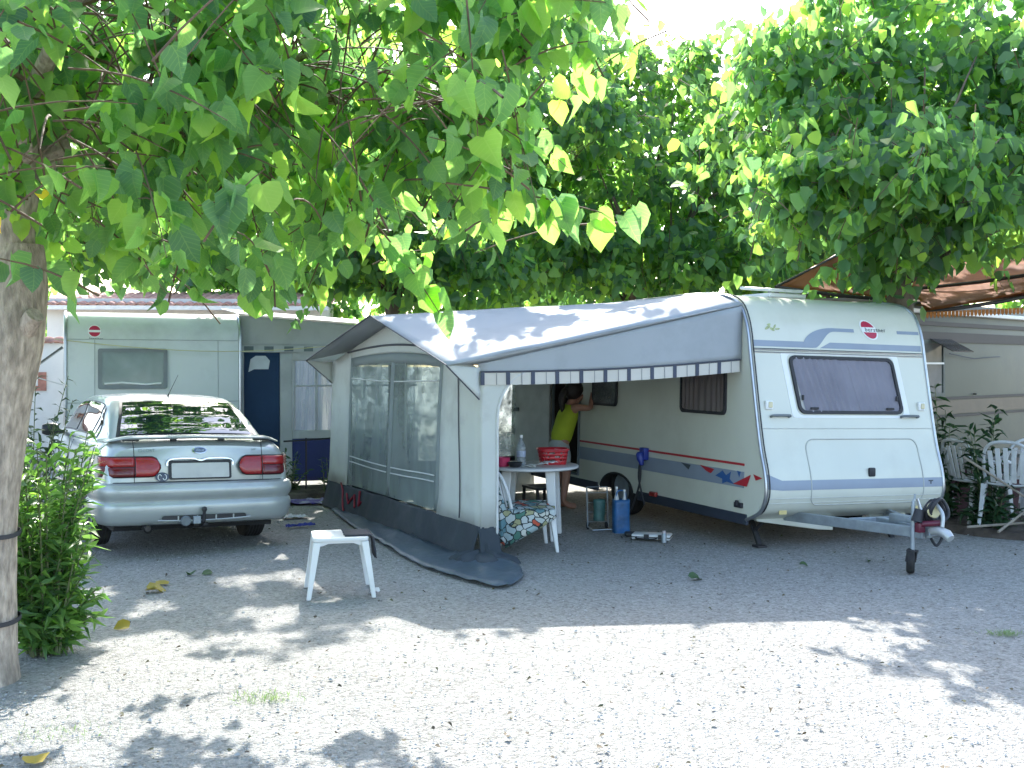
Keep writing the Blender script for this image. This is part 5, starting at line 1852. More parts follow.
for z in (.08, .18, .28, .38, .44):
    m_.tube([(-.11, .02 * z * 5, z), (.11, .02 * z * 5, z)], .005, 5)
m_.tube([(-.11, 0, .03), (-.11, -.22, .03), (.11, -.22, .03), (.11, 0, .03)], .007, 6)
m_.build('wire_frame', GALV, rk, smooth=True)
rows = []
for z in lin(.10, .32, 6):
    rows.append([Vector((.0 + .06 * math.cos(a) * (1 + .15 * mnoise.noise(Vector((a, z * 6, 4)))), -.05 + .04 * math.sin(a), z)) for a in [2 * math.pi * k / 18 for k in range(18)]])
m_ = MB().grid(rows, close=True); m_.cap(0, 18); m_.build('green_bag', mat('green_bag', (.035, .10, .09), .5, 0, .3, 12), rk, smooth=True, solid=.003)
for x in (-.10, .10):
    MB().lathe([(.005, -.012), (.035, -.012), (.04, 0), (.035, .012), (.005, .012)], 16, (x, .03, .04), Matrix.Rotation(R(90), 3, 'Y')).build('wheel', RUBBER, rk, smooth=True)
# flat white case with dark clasps, tin beside it
cs = empty('flat_case', 'flat white case with black handle and clasps lying on the gravel by the caravan', 'case', gnd(652, 539.5), R(-16))
m_ = MB(); m_.box((0, 0, .035), (.38, .20, .05)); m_.build('shell', PW, cs, bevel=.012, smooth=True)
m_ = MB()
m_.box((0, 0, .036), (.386, .206, .010)); m_.box((-.04, -.10, .04), (.05, .03, .045)); m_.box((.10, -.10, .04), (.05, .03, .045))
m_.build('clasps', BLACKP, cs, bevel=.003)
MB().tube(catmull([(-.14, -.10, .035), (-.12, -.16, .03), (.04, -.16, .03), (.06, -.10, .035)], 5), .009, 6).build('handle', BLACKP, cs, smooth=True)
cn = empty('tin_can', 'small pale aerosol tin standing in front of the white case', 'can', gnd(664, 543))
MB().lathe([(.022, 0), (.025, .003), (.025, .085), (.02, .095)], 18).build('body', GALV, cn, smooth=True)
MB().lathe([(.018, .093), (.018, .118), (.001, .12)], 14).build('cap', mat('pale_cap', (.5, .42, .42), .4), cn, smooth=True)
m_ = MB(); m_.box((0, 0, .02), (.18, .13, .04)); o_s = m_.build('wheel_chock', BLACKP, None, bevel=.012); o_s.location = gnd(634, 536); tag(o_s, 'dark wheel chock on the gravel beside the white case', 'chock')
# step under the caravan door
sp_ = empty('caravan_step', 'dark folding step on the gravel below the caravan doorway', 'step', Vector((.36, 13.3, 0)), CA)
m_ = MB(); m_.box((0, 0, .21), (.32, .46, .03)); m_.build('tread', RUBBER, sp_, bevel=.006)
for x in (-.14, .14):
    m_ = MB(); m_.bar((x, -.20, .2), (x, -.22, 0), .03, .03); m_.bar((x, .20, .2), (x, .22, 0), .03, .03); m_.build('leg', DARKSTEEL, sp_)

# cloths on the ground near the car
for k, (px, py, lb, c0, w, d) in enumerate(((303, 503, 'purple and white cloth lying on the gravel behind the car', (.07, .05, .22), .55, .42), (295, 518, 'small white rag on the gravel beside the car rear corner', (.55, .55, .55), .26, .15), (300, 527, 'thin navy cord bag on the gravel beside the car bumper', (.03, .04, .22), .30, .07))):
    rows = []
    for i in range(12):
        rows.append([Vector(((i / 11 - .5) * w * (1 + .3 * mnoise.noise(Vector((i * .5, j * .5, k)))), (j / 11 - .5) * d, .012 + .05 * abs(mnoise.noise(Vector((i * .45, j * .45, k * 5)))))) for j in range(12)])
    mm = mat('ground_cloth', c0, .7, 0, .4, 14, dirt=(.5, .5, .52) if k == 0 else None, dscale=5)
    o_ = MB().grid(rows).build('cloth', mm, None, smooth=True, solid=.004)
    o_.location = gnd(px, py); o_.rotation_euler = (0, 0, .3 * k)
    tag(o_, lb, 'cloth')

# fallen leaves
YL = leafmat('fallen_leaf', [(0, (.20, .17, .03)), (.5, (.42, .30, .03)), (1, (.30, .24, .04))], (1, 1, .6), .2, .5, True, 1.2)
GL = leafmat('fallen_green_leaf', [(0, (.03, .07, .03)), (1, (.05, .10, .03))], (1, 1, .6), .2, .5, True, 1.2)
for i, (px, py, sz_, m__, lb) in enumerate(((148, 592, .16, YL, 'larger yellowing fallen leaf on the gravel behind the car'), (161, 586, .13, YL, 'smaller yellowing fallen leaf on the gravel behind the car'), (129, 629, .10, YL, 'bright yellow fallen leaf beside the green shrub'), (35, 759, .13, YL, 'olive fallen leaf by the sparse weeds below the near trunk'), (691, 580, .13, GL, 'green fallen leaf lying in the awning shade'), (192, 576, .09, GL, 'dark fallen leaf under the car tail, nearer the shrub'), (212, 574, .09, GL, 'dark fallen leaf under the car tail, nearer the stool'), (800, 566, .07, GL, 'dark fallen leaf below the caravan nose'), (868, 562, .07, GL, 'dark fallen leaf near the jockey wheel'), (378, 594, .10, mat('paper_scrap', (.6, .6, .57), .7), 'white paper scrap beside the stool leg'))):
    p = gnd(px, py)
    a = i * 1.7
    o_ = leaf_object('fallen_leaf' if i < 9 else 'paper_scrap', [np.array(p) + np.array([0, 0, .014])], [np.array([math.cos(a), math.sin(a), .12])], [np.array([.15, -.35, 1.0])], [sz_], [.2 + .08 * i], HEART, m__)
    tag(o_, lb, 'leaf' if i < 9 else 'paper', 'fallen leaves on the gravel' if i < 9 else None)
# leaf litter: small dark scraps
nl = 1100
ly = 4.2 + 9 * rng.random(nl) ** 1.2
lx = rng.uniform(-.5, .5, nl) * ly
lp = np.stack([lx, ly, np.full(nl, .012)], 1)
lit = leaf_object('leaf_litter', lp, np.stack([rng.normal(size=nl), rng.normal(size=nl), np.full(nl, .1)], 1), np.stack([rng.normal(size=nl) * .3, rng.normal(size=nl) * .3, np.ones(nl)], 1), rng.uniform(.008, .03, nl), rng.random(nl), HEART_FAR, leafmat('litter', [(0, (.05, .04, .03)), (.6, (.12, .09, .05)), (1, (.08, .09, .04))], (1, 1, 1), .1, .8, False, 1))
tag(lit, 'small dry leaf scraps scattered over the gravel', 'litter', kind='stuff')
# weeds in the gravel
GR = leafmat('weed', [(0, (.14, .24, .08)), (1, (.24, .32, .14))], (1, 1, .7), .3, .5, False, 1.6)
BLADE = dict(v=[(0, 0, 0), (.05, 0, 0), (.03, .6, .02), (0, 1, .0)], f=[(0, 1, 2, 3)])
for nm, px, py, n_, rx, ry, sz_, lb in (('weed_patch', 262, 699, 230, .17, .11, .034, 'pale green weed tuft in the sunlit gravel below the stool'), ('weed_patch', 1006, 635, 220, .12, .06, .035, 'dark green weed tuft in the shade ahead of the jockey wheel'), ('weed_patch', 55, 733, 160, .3, .18, .03, 'sparse weeds in the gravel below the near trunk')):
    p = np.array(gnd(px, py))
    pp = p + np.stack([rng.normal(size=n_) * rx * .5, rng.normal(size=n_) * ry * .5, np.zeros(n_)], 1)
    o_ = leaf_object(nm, pp, np.stack([rng.normal(size=n_) * .6, rng.normal(size=n_) * .6, np.ones(n_) * .8], 1), rng.normal(size=(n_, 3)), rng.uniform(.5, 1.3, n_) * sz_, rng.random(n_), BLADE, GR)
    tag(o_, lb, 'weeds', kind='stuff')
# ------------------------------------------------------------------ left neighbour: caravan, awning, house
L2A = R(22)
l2 = empty('caravan', 'pale caravan behind the silver car with one wide grey framed window', 'caravan', Vector((-5.86, 14.1, 0)), L2A)
SH2 = mat('caravan_shell_aged', (.54, .57, .53), .4, 0, .06, 1.2, .05, 10, .5, (.40, .42, .39), 1.2)
W2 = 2.25
out2 = [(.12, .42), (0, .62), (0, 1.2), (.03, 2.05), (.06, 2.2), (.16, 2.36), (.36, 2.43), (5.0, 2.43), (5.25, 2.3), (5.3, .45)]
m_ = MB()
m_.prism([(0, y, z) for y, z in out2], (W2, 0, 0))
m_.build('body', SH2, l2, bevel=.035, seg=3, smooth=True, ang=50)
f2 = lambda x, z, off=0.0: Vector((x, (.03 * (z - 1.2) / .85 if 1.2 < z < 2.05 else (0 if z <= 1.2 else .03 + .03 * (z - 2.05) / .15)) - off, z))
o_l, i_l = rrect(.40, 1.28, 1.40, 1.94, .03), rrect(.45, 1.23, 1.45, 1.89, .02)
w_ = frame_strip(o_l, i_l, f2, -.01, .03).build('window', mat('grey_frame', (.16, .18, .18), .5), l2, smooth=True)
pane_mesh(i_l, f2, .020).build('pane', glass('milky_pane', (.6, .66, .64), .2, .08, .12, 3, (.27, .32, .31)), w_)
m_ = MB(); m_.tube([f2(.48, 1.47, .03), f2(.7, 1.485, .03), f2(1.0, 1.46, .03), f2(1.2, 1.475, .03)], .012, 6); m_.build('curtain_hem', WHITE, w_, smooth=True)
m_ = MB()
for z in (2.06, 1.22):
    m_.tube([f2(x, z, .003) for x in lin(.03, W2 - .03, 6)], .007, 6)
for x in (.36, 1.95):
    m_.tube([f2(x, z, .003) for z in lin(.8, 2.06, 6)], .005, 6)
m_.build('moulding', PLAST if False else mat('moulding_pale', (.36, .39, .37), .5), l2, smooth=True)
m_ = MB()
for x in (.0, W2):
    m_.tube([Vector((x, y - .005, z)) for y, z in out2[:8]], .022, 8)
m_.build('edge_trim', ALU, l2, smooth=True)
m_ = MB(); m_.box((.30, -.03, 1.11), (.22, .03, .03)); m_.build('grab_handle', PLAST, l2, bevel=.008)
def disc2(cx, cz, r, off, mm, nm, parent, zc=None):
    b = MB(); rings = []
    for t in (.001, 1):
        rings.append([f2(cx + r * t * math.cos(a), cz + r * t * math.sin(a), off) for a in [2 * math.pi * k / 26 for k in range(26)]])
    return b.grid(rings, close=True).build(nm, mm, parent)
lg2 = disc2(.36, 2.17, .085, .004, WHITE, 'logo', l2)
disc2(.36, 2.17, .073, .007, REDLOGO, 'red_disc', lg2)
m_ = MB(); m_.prism([f2(.285, 2.155, .009), f2(.435, 2.155, .009), f2(.435, 2.185, .009), f2(.285, 2.185, .009)], (0, -.002, 0)); m_.build('white_bar', WHITE, lg2)
p_ = f2(.38, 2.07, .006)
text_mesh('lettering', 'burstner', .05, INK, lg2, Matrix(((1, 0, 0, p_.x), (0, 0, -1, p_.y), (0, 1, 0, p_.z), (0, 0, 0, 1))), .0008)
# side with an opened top-hung window and a door edge
for y0_, y1_ in ((.35, 1.05), (1.5, 2.1)):
    m_ = MB(); m_.prism([(-.004, y, z) for y, z in rrect(y0_, y1_, 1.35, 1.98, .05)], (-.02, 0, 0)); so2 = m_.build('side_window', BLACKP, l2, smooth=True)
    if y0_ < 1:
        q = MB()
        fl_ = Matrix.Rotation(R(52), 3, 'Y')
        q.box(Vector((-.03, .7, 1.97)) + fl_ @ Vector((0, 0, -.33)), (.025, .72, .64), fl_)
        q.build('open_flap', glass('smoked_flap', (.5, .52, .5), .35, .1, base=(.12, .13, .12)), so2, bevel=.005)
        q = MB(); q.bar((-.03, .42, 1.45), Vector((-.03, .42, 1.97)) + fl_ @ Vector((0, 0, -.6)), .015, .015); q.build('flap_stay', ALU, so2)
m_ = MB(); m_.box((1.1, 2.6, .42), (2.0, 4.8, .12)); m_.build('chassis', UNDER, l2)
for x in (.14, W2 - .14):
    MB().lathe([(.16, -.08), (.27, -.08), (.30, -.05), (.30, .05), (.27, .08), (.16, .08)], 26, (x, 2.7, .30), Matrix.Rotation(R(90), 3, 'Y')).build('wheel', TYRE, l2, smooth=True)
m_ = MB()
for x in (.3, 1.95):
    m_.bar((x, .5, .40), (x - .02, .3, .0), .05, .03)
m_.build('steadies', DARKSTEEL, l2)

# its awning, seen edge on to the right of the car
c22, s22 = math.cos(L2A), math.sin(L2A)
A2 = Vector((-5.86, 14.1, 0)) + Vector((c22, s22, 0)) * (W2 + .02) + Vector((-s22, c22, 0)) * .25
a2 = empty('awning', 'grey awning with navy door panel and navy skirt joined to the pale caravan', 'awning', A2, R(20))
CAN2 = cloth('grey_canvas', (.42, .44, .42), .12, .06, 2, (.30, .31, .30), .3, 3)
NAVY = cloth('navy_canvas', (.016, .040, .085), .04, .12, 2.2, wr=.5, wscale=4)
NAVY2 = cloth('navy_skirt', (.035, .045, .13), .05, .12, 2.2, wr=.3)
def q2(x, z, off=0.0):
    return Vector((x, -off + .015 * mnoise.noise(Vector((x * 2, z * 1.5, 7))), z))
LX = 2.6
def pan2(nm, mm, x0, x1, z0, z1, off=0.0, parent=a2, solid=.004):
    rows = [[q2(x, (z0(x) if callable(z0) else z0) + ((z1(x) if callable(z1) else z1) - (z0(x) if callable(z0) else z0)) * j / 8, off) for x in lin(x0, x1, 14)] for j in range(9)]
    return MB().grid(rows).build(nm, mm, parent, smooth=True, solid=solid)
t2 = lambda x: 2.42 - .17 * x / LX
pan2('end_gable', CAN2, 0, LX, 1.98, t2)
rows = []
for i in range(10):
    t = i / 9
    rows.append([Vector((x, -.04 + 3.0 * t, t2(x) + .02 + .22 * t - .05 * math.sin(math.pi * t) * math.sin(math.pi * x / LX))) for x in lin(0, LX + .1, 12)])
MB().grid(rows).build('roof', cloth('pale_roof_canvas', (.58, .59, .57), .1, .04), a2, smooth=True, solid=.004)
pan2('door_panel', NAVY, .06, .56, .05, 1.90, .01)
pan2('wall_panel', CAN2, .56, .74, .05, 1.98)
pan2('wall_panel', CAN2, .74, LX, 1.78, 1.98)
pan2('wall_panel', CAN2, .0, .06, .05, 1.98)
pan2('skirt', NAVY2, .74, LX, .05, .66, .005)
pan2('sill_rail', CAN2, .74, LX, .66, .78)
for x0_, x1_ in ((.78, 1.06), (1.10, 1.55), (1.59, LX - .04)):
    w_ = pan2('vinyl_window', glass('streaky_vinyl', (.55, .6, .66), .45, .06, .55, 4.5, (.36, .40, .46), 1.45, (3.2, 1, .22), .6), x0_, x1_, .78, 1.78, .0, solid=0)
m_ = MB()
for x in (.76, 1.08, 1.33, 1.57):
    m_.tube([q2(x, z, .012) for z in lin(.78, 1.78, 6)], .02, 6)
m_.tube([q2(x, 1.42, .012) for x in lin(.76, LX, 10)], .012, 6)
m_.build('window_bars', mat('pale_seam', (.33, .35, .35), .6), a2, smooth=True)
m_ = MB()
pw2 = []
for z, xx in ((1.86, .14), (1.80, .16), (1.72, .12), (1.62, .10)):
    pass
m_.prism([q2(x, z, .022) for x, z in [(.12, 1.62), (.15, 1.80), (.22, 1.85), (.36, 1.85), (.42, 1.78), (.40, 1.66), (.20, 1.66)]], (0, -.004, 0))
m_.build('clear_patch', mat('pale_window', (.42, .46, .47), .3), a2)
vb2, vn2 = MB(), MB()
for k in range(9):
    a = .02 + k * .28
    vb2.prism([q2(a, 1.90, .03), q2(a + .28, 1.90, .03), q2(a + .28, 2.0, .03), q2(a, 2.0, .03)], (0, -.004, 0))
    vn2.prism([q2(a + .04, 1.915, .036), q2(a + .17, 1.915, .036), q2(a + .17, 1.985, .036), q2(a + .04, 1.985, .036)], (0, -.003, 0))
v2_ = vb2.build('valance', CAN2, a2); vn2.build('dark_bars', mat('valance_dark', (.10, .13, .13), .7), v2_)
# washing line along the old caravan
ln_ = MB()
pA, pB = A2 + Vector((-2.15, -1.1, 2.06)), A2 + Vector((2.0, .1, 2.07))
ln_.tube([pA.lerp(pB, t) + Vector((0, 0, -.16 * math.sin(math.pi * t))) for t in lin(0, 1, 14)], .006, 5)
tag(ln_.build('cord', mat('yellow_cord', (.45, .42, .22), .7), None, smooth=True), 'thin yellowish cord stretched across the pale caravan and its awning', 'cord')
# low rail with plants in front of that awning
rl_ = empty('railing', 'low black rail with two posts in front of the navy awning skirt', 'railing', at(286, 480, 14.4) * Vector((1, 1, 0)) if False else Vector((-3.05, 14.35, 0)), R(20))
m_ = MB(); m_.tube([(0, 0, .70), (.5, 0, .72), (1.1, 0, .76)], .012, 6); m_.build('handrail', BLACKP, rl_, smooth=True)
for x in (.30, 1.05):
    m_ = MB(); m_.tube([(x, 0, 0), (x, 0, .74)], .012, 6); m_.build('post', BLACKP, rl_)
PLG = leafmat('pot_plant_leaf', [(0, (.02, .05, .02)), (1, (.05, .11, .03))], (1, 1.1, .6), .35, .45, False, 2)
stem_plant('border_plant', 'dark bushy plant below the black rail by the navy awning', 'plant', (-2.95, 14.15, .03), 16, 22, (.06, .12), PLG, 8, .30, .62)
stem_plant('border_plant', 'sparse low plants in the earth strip beside the black rail', 'plant', (-2.45, 14.3, .03), 8, 14, (.05, .10), PLG, 9, .30, .48)

# tiled house and white boundary wall
WALLW = mat('white_render', (.62, .60, .56), .9, 0, .06, 1, .2, 30, .2, (.5, .48, .44), .8)
TILE = mat('roof_tile', (.40, .22, .17), .8, 0, .3, 7, .3, 20, .2)
hs = empty('house', 'white house with a pink red pantile roof behind the pale caravan', 'house', (-7.3, 24, 0), R(4))
m_ = MB(); m_.box((0, 2.0, 1.6), (6.0, 4.0, 3.2)); m_.build('wall', WALLW, hs)
rows = []
for i, y in enumerate(lin(-.35, 2.2, 9)):
    rows.append([Vector((x, y, 3.02 + (y + .35) * .16 + .05 * abs(math.sin(x * math.pi / .21)))) for x in lin(-3.25, 3.25, 260)])
m_ = MB().grid(rows); m_.build('roof', TILE, hs, smooth=True, solid=.04)
m_ = MB(); m_.box((0, -.30, 2.98), (6.4, .10, .09)); m_.build('eaves', mat('eaves_white', (.66, .65, .62), .7), hs)
m_ = MB(); m_.box((-1.2, -.01, 1.5), (1.0, .05, 1.2)); wj = m_.build('window', BLACKP, hs)
m_ = MB()
m_.box((-1.2, -.03, .88), (1.12, .1, .06)); m_.build('sill', WALLW, wj)
bw_ = empty('boundary_wall', 'white garden wall with red tile coping behind the near trunk', 'wall', (-10.8, 19.6, 0), R(3))
m_ = MB(); m_.box((0, 0, 1.06), (6.5, .2, 2.12)); m_.build('wall_face', WALLW, bw_)
rows = [[Vector((x, y, 2.12 + z + .03 * abs(math.sin(x * math.pi / .2)))) for x in lin(-3.3, 3.3, 200)] for y, z in ((-.18, 0), (0, .08), (.18, 0))]
MB().grid(rows).build('coping', TILE, bw_, smooth=True, solid=.03)
m_ = MB(); m_.box((1.95, -.11, 1.42), (.7, .03, .34)); m_.build('tile_inset', mat('brick_red', (.34, .15, .11), .8, 0, .3, 9), bw_)
m_ = MB(); m_.box((1.95, -.13, 1.44), (.42, .03, .2)); m_.build('pale_plaque', WALLW, bw_)

# ------------------------------------------------------------------ right neighbour
RA = math.atan2(.68, .73)
r2 = empty('caravan', 'cream static caravan with brown bands, half hidden by plants and chairs', 'caravan', Vector((4.5, 12.45, 0)), RA)
CR = mat('shaded_cream_shell', (.135, .135, .098), .5, 0, .06, 1.5, .05, 10, .4, (.11, .11, .09), 1)  # cream darkened: the canopy's shade on this wall is put into the colour
BR = mat('brown_band', (.13, .10, .065), .5, 0, .1)
DB = mat('dark_brown', (.03, .024, .022), .55, 0, .1)
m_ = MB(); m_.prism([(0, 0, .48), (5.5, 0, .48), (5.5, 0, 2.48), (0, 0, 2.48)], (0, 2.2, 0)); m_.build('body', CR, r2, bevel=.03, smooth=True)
m_ = MB(); m_.box((2.75, -.004, 1.20), (5.46, .012, .17)); m_.build('brown_band', BR, r2)
m_ = MB()
for z, h_ in ((1.31, .03), (1.09, .03), (2.22, .05), (2.06, .12)):
    m_.box((2.75, -.010, z), (5.46, .018, h_))
m_.build('dark_bands', DB, r2)
m_ = MB(); m_.box((2.75, -.03, 2.36), (5.6, .08, .05)); m_.build('gutter', WHITE, r2, bevel=.01)
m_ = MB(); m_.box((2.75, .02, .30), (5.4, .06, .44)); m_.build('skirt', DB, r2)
wq = lambda x, z, off=0.0: Vector((x, -.004 - off, z))
o_l, i_l = rrect(.42, 1.06, 1.34, 2.02, .02), rrect(.46, 1.01, 1.38, 1.98, .015)
w_ = frame_strip(o_l, i_l, wq, -.001, .03).build('window', mat('green_frame', (.05, .07, .06), .5), r2, smooth=True)
pane_mesh(i_l, wq, .018).build('pane', glass('net_pane', (.6, .62, .6), .25, .05, .1, 4, (.17, .18, .17)), w_)
m_ = MB(); m_.box((.74, -.034, 1.74), (.56, .012, .022)); m_.build('bar', WHITE, w_)
fl_ = Matrix.Rotation(R(-62), 3, 'X')
m_ = MB(); m_.box(Vector((.95, -.03, 2.03)) + fl_ @ Vector((0, 0, -.16)), (.55, .012, .32), fl_); m_.build('open_flap', glass('flap', (.5, .5, .5), .4, .1, base=(.12, .11, .1)), w_)
m_ = MB(); m_.box((1.9, -.03, 1.35), (.02, .04, .02)); m_.build('lamp_bracket', DB, r2)
m_ = MB()
m_.tube([Vector((1.15, -.05, 1.86)), Vector((1.8, -.06, 1.80)), Vector((2.6, -.05, 1.83))], .006, 5); m_.build('cord', INK, r2)

# orange brown canopy over the neighbour's pitch
TARP = cloth('orange_canvas', (.30, .105, .03), .35, .35, 2.0, (.14, .06, .035), .4, 3, (.62, .20, .03))
TARP2 = cloth('beige_canvas', (.26, .21, .155), .3, .15, 2.0, None, .3, 3, (.4, .28, .17))
cn_ = empty('canopy', 'orange brown canvas canopy with dark poles and beige fringe over the cream caravan', 'canopy', (0, 0, 0))
def sheet(nm, a, b, c, d, mm, sag=.08, parent=cn_):
    a, b, c, d = map(Vector, (a, b, c, d))
    rows = []
    for i in range(13):
        u = i / 12
        rows.append([a.lerp(b, v / 14).lerp(d.lerp(c, v / 14), u) - Vector((0, 0, sag * math.sin(math.pi * u) * math.sin(math.pi * v / 14))) for v in range(15)])
    return MB().grid(rows).build(nm, mm, parent, smooth=True, solid=.004)
A_, B_, C_, D_ = at(776, 286, 13.6), at(862, 240, 14.6), at(1060, 250, 12.2), at(960, 300, 11.4)
sheet('roof_sheet', A_, B_, at(960, 262, 14.6), at(905, 300, 13.0), TARP)
sheet('roof_sheet', at(905, 268, 14.5), at(1040, 254, 14.0), at(1080, 282, 11.6), at(925, 312, 12.2), TARP)
sheet('lining', at(880, 296, 13.4), at(985, 288, 13.0), at(1080, 288, 12.0), at(930, 309, 12.4), TARP2)
sheet('back_wall', at(770, 300, 15.5), at(900, 296, 15.5), at(900, 350, 15.5), at(770, 350, 15.5), TARP2, .02)
m_ = MB()
for p, q in ((at(776, 287, 13.58), at(905, 301, 12.98)), (at(862, 241, 14.58), at(960, 262, 14.58)), (at(925, 313, 12.18), at(1080, 286, 11.58)), (at(905, 290, 13.3), at(1060, 270, 12.4)), (at(776, 287, 13.58), at(862, 241, 14.58))):
    m_.tube([p, p.lerp(q, .5) - Vector((0, 0, .02)), q], .022, 7)
for x, y in ((3.35, 13.58), (7.4, 12.2), (5.2, 14.58)):
    z = {3.35: 2.70, 7.4: 2.68, 5.2: 3.05}[x]
    m_.tube([(x, y, 0), (x, y, z)], .022, 8)
m_.build('poles', DB, cn_, smooth=True)
fg = MB()
a_, b_ = at(926, 312, 12.1), at(1080, 305, 11.5)
for k in range(40):
    p = a_.lerp(b_, k / 40); q = a_.lerp(b_, (k + .8) / 40)
    fg.prism([p, q, q - Vector((0, 0, .05)), p.lerp(q, .5) - Vector((0, 0, .075)), p - Vector((0, 0, .05))], (0, .004, 0))
fg.build('fringe', mat('orange_fringe', (.40, .14, .03), .8, 0, .3, 30), cn_)

# plants, chairs and table by the earth bed
STR = leafmat('tall_plant_leaf', [(0, (.012, .035, .018)), (1, (.03, .075, .028))], (1, 1.1, .6), .3, .4, False, 2)
stem_plant('tall_plant', 'tall dark plant with drooping leaves beside the caravan nose corner', 'plant', at(944, 500, 11.6) * Vector((1, 1, 0)), 9, 34, (.13, .20), STR, 21, .20, 1.62)
stem_plant('tall_plant', 'broad dark leafed plant growing in front of the white garden chairs', 'plant', at(988, 500, 11.0) * Vector((1, 1, 0)), 16, 34, (.12, .19), STR, 22, .30, 1.38)
tr = empty('planter', 'long dark red planter trough against the cream caravan skirt', 'planter', at(962, 470, 12.3) * Vector((1, 1, 0)), R(20))
m_ = MB(); m_.prism([(-.7, -.12, .05), (.7, -.12, .05), (.75, -.16, .55), (-.75, -.16, .55)], (0, .3, 0)); m_.build('trough', mat('dark_red_wood', (.06, .016, .022), .6, 0, .2, 8), tr, bevel=.01)
m_ = MB(); m_.box((0, -.165, .56), (1.56, .04, .04)); m_.build('rim', DB, tr)
gc = 'white garden chairs on the earth bed'
g1 = garden_chair('garden_chair', 'weathered white garden chair turned sideways behind the broad dark plant, nearest the caravan nose', at(975, 520, 11.45) * Vector((1, 1, 0)) + Vector((0, 0, .07)), R(110), PW2, gc)
for i, (px, Y, a, z, lb) in enumerate(((1008, 11.9, 200, .06, 'weathered white garden chair facing away, its round back showing beside the table'), (1012, 10.95, 140, .07, 'weathered white garden chair tilted at the front of the earth bed'))):
    c = copy_tree(g1)
    c.location = Vector(((px - 512) / F * Y, Y, z)); c.rotation_euler = (R(0 if i == 0 else 4), 0, R(a)); c['label'] = lb
tb2 = empty('garden_table', 'weathered white garden table under the canopy, a red cup on it', 'table', Vector((5.95, 11.75, .05)), R(30))
MB().lathe([(.35, .68), (.45, .69), (.46, .705), (.44, .715), (0, .715)], 36).build('top', PW2, tb2, smooth=True)
for k in range(4):
    a = R(45 + 90 * k); leg_mb((.28 * math.cos(a), .28 * math.sin(a), .69), (.34 * math.cos(a), .34 * math.sin(a), 0), .07, .045).build('leg', PW2, tb2)
rd2 = MB(); rd2.lathe([(.03, 0), (.035, .002), (.035, .10), (.03, .105), (.001, .105)], 16); o_ = rd2.build('cup', REDP, None, smooth=True); o_.location = Vector((5.62, 11.55, .765)); tag(o_, 'small red cup on the weathered garden table', 'cup')
stk_ = MB()
for p, q in (((4.55, 10.75, .10), (5.6, 10.6, .16)), ((4.75, 10.5, .09), (5.4, 10.9, .35)), ((4.62, 11.0, .78), (5.45, 10.45, .10))):
    stk_.tube([p, Vector(p).lerp(Vector(q), .5) + Vector((0, 0, .02)), q], [.014, .012, .010], 6)
tag(stk_.build('brushwood', mat('dry_wood', (.26, .22, .17), .85, 0, .2, 12), None, smooth=True), 'pale dry sticks lying across the dark earth bed by the chairs', 'sticks')

# ------------------------------------------------------------------ person in the caravan doorway
SKIN = mat('skin', (.34, .17, .115), .5, 0, .06, 10)
SHIRT = mat('lime_shirt', (.33, .40, .02), .8, 0, .10, 6, .3, 18)
SHORT = mat('pale_shorts', (.36, .38, .38), .8, 0, .08, 6, .3, 18)
HAIR = mat('dark_hair', (.018, .012, .010), .55, 0, .3, 40, .4, 60)
pe = empty('person', 'person with dark hair in sleeveless lime top and pale shorts leaning at the doorway', 'person', Vector((.62, 12.95, 0)), R(-62))


def skinned(name, nodes, edges, m_, parent, sub=2, root=0):
    me = bpy.data.meshes.new(name)
    me.from_pydata([n_[0] for n_ in nodes], edges, [])
    o = bpy.data.objects.new(name, me); COL.objects.link(o)
    md = o.modifiers.new('skin', 'SKIN'); md.use_smooth_shade = True; md.branch_smoothing = .4
    for i, n_ in enumerate(nodes):
        r = n_[1] if isinstance(n_[1], tuple) else (n_[1], n_[1])
        me.skin_vertices[0].data[i].radius = r
        me.skin_vertices[0].data[i].use_root = (i == root)
    s2 = o.modifiers.new('sub', 'SUBSURF'); s2.levels = sub; s2.render_levels = sub
    bpy.context.view_layer.update()
    apply_mods(o)
    o.data.materials.clear(); o.data.materials.append(m_)
    o.parent = parent
    return o
# local frame: the person faces +y (towards the doorway edge), leaning forward
N_ = []
E_ = []
def nd(p, r, par=None):
    N_.append((p, r)); i = len(N_) - 1
    if par is not None: E_.append((par, i))
    return i
hip = nd((0, -.06, .80), .105)
wst = nd((0, .0, .96), .095, hip)
chs = nd((0, .08, 1.14), .11, wst)
nek = nd((0, .125, 1.27), (.052, .05), chs)
hd0 = nd((0, .15, 1.34), (.062, .07), nek)
hd1 = nd((0, .165, 1.43), (.078, .092), hd0)
hd2 = nd((0, .16, 1.50), (.055, .065), hd1)
for s, el, wr, hn in ((-1, (-.22, .24, 1.20), (-.15, .36, 1.33), (-.14, .40, 1.40)), (1, (.20, .26, 1.20), (.10, .34, 1.36), (.09, .37, 1.43))):
    sh = nd((s * .155, .095, 1.215), .048, chs)
    e = nd(el, .036, sh); w = nd(wr, .026, e); h_ = nd(hn, (.036, .02), w)
    d = (Vector(hn) - Vector(wr)).normalized(); sd = d.cross(Vector((0, 0, 1))).normalized()
    for k in range(4):
        b = Vector(hn) + sd * (.024 * (k - 1.5) / 1.0 * .9)
        f1 = nd(tuple(b + d * .045), .0095, h_); f2_ = nd(tuple(b + d * (.075 + .012 * (k in (1, 2))) + Vector((0, 0, -.012))), .008, f1)
    th = nd(tuple(Vector(wr) + sd * .04 + d * .03), .010, w); nd(tuple(Vector(wr) + sd * .055 + d * .065), .009, th)
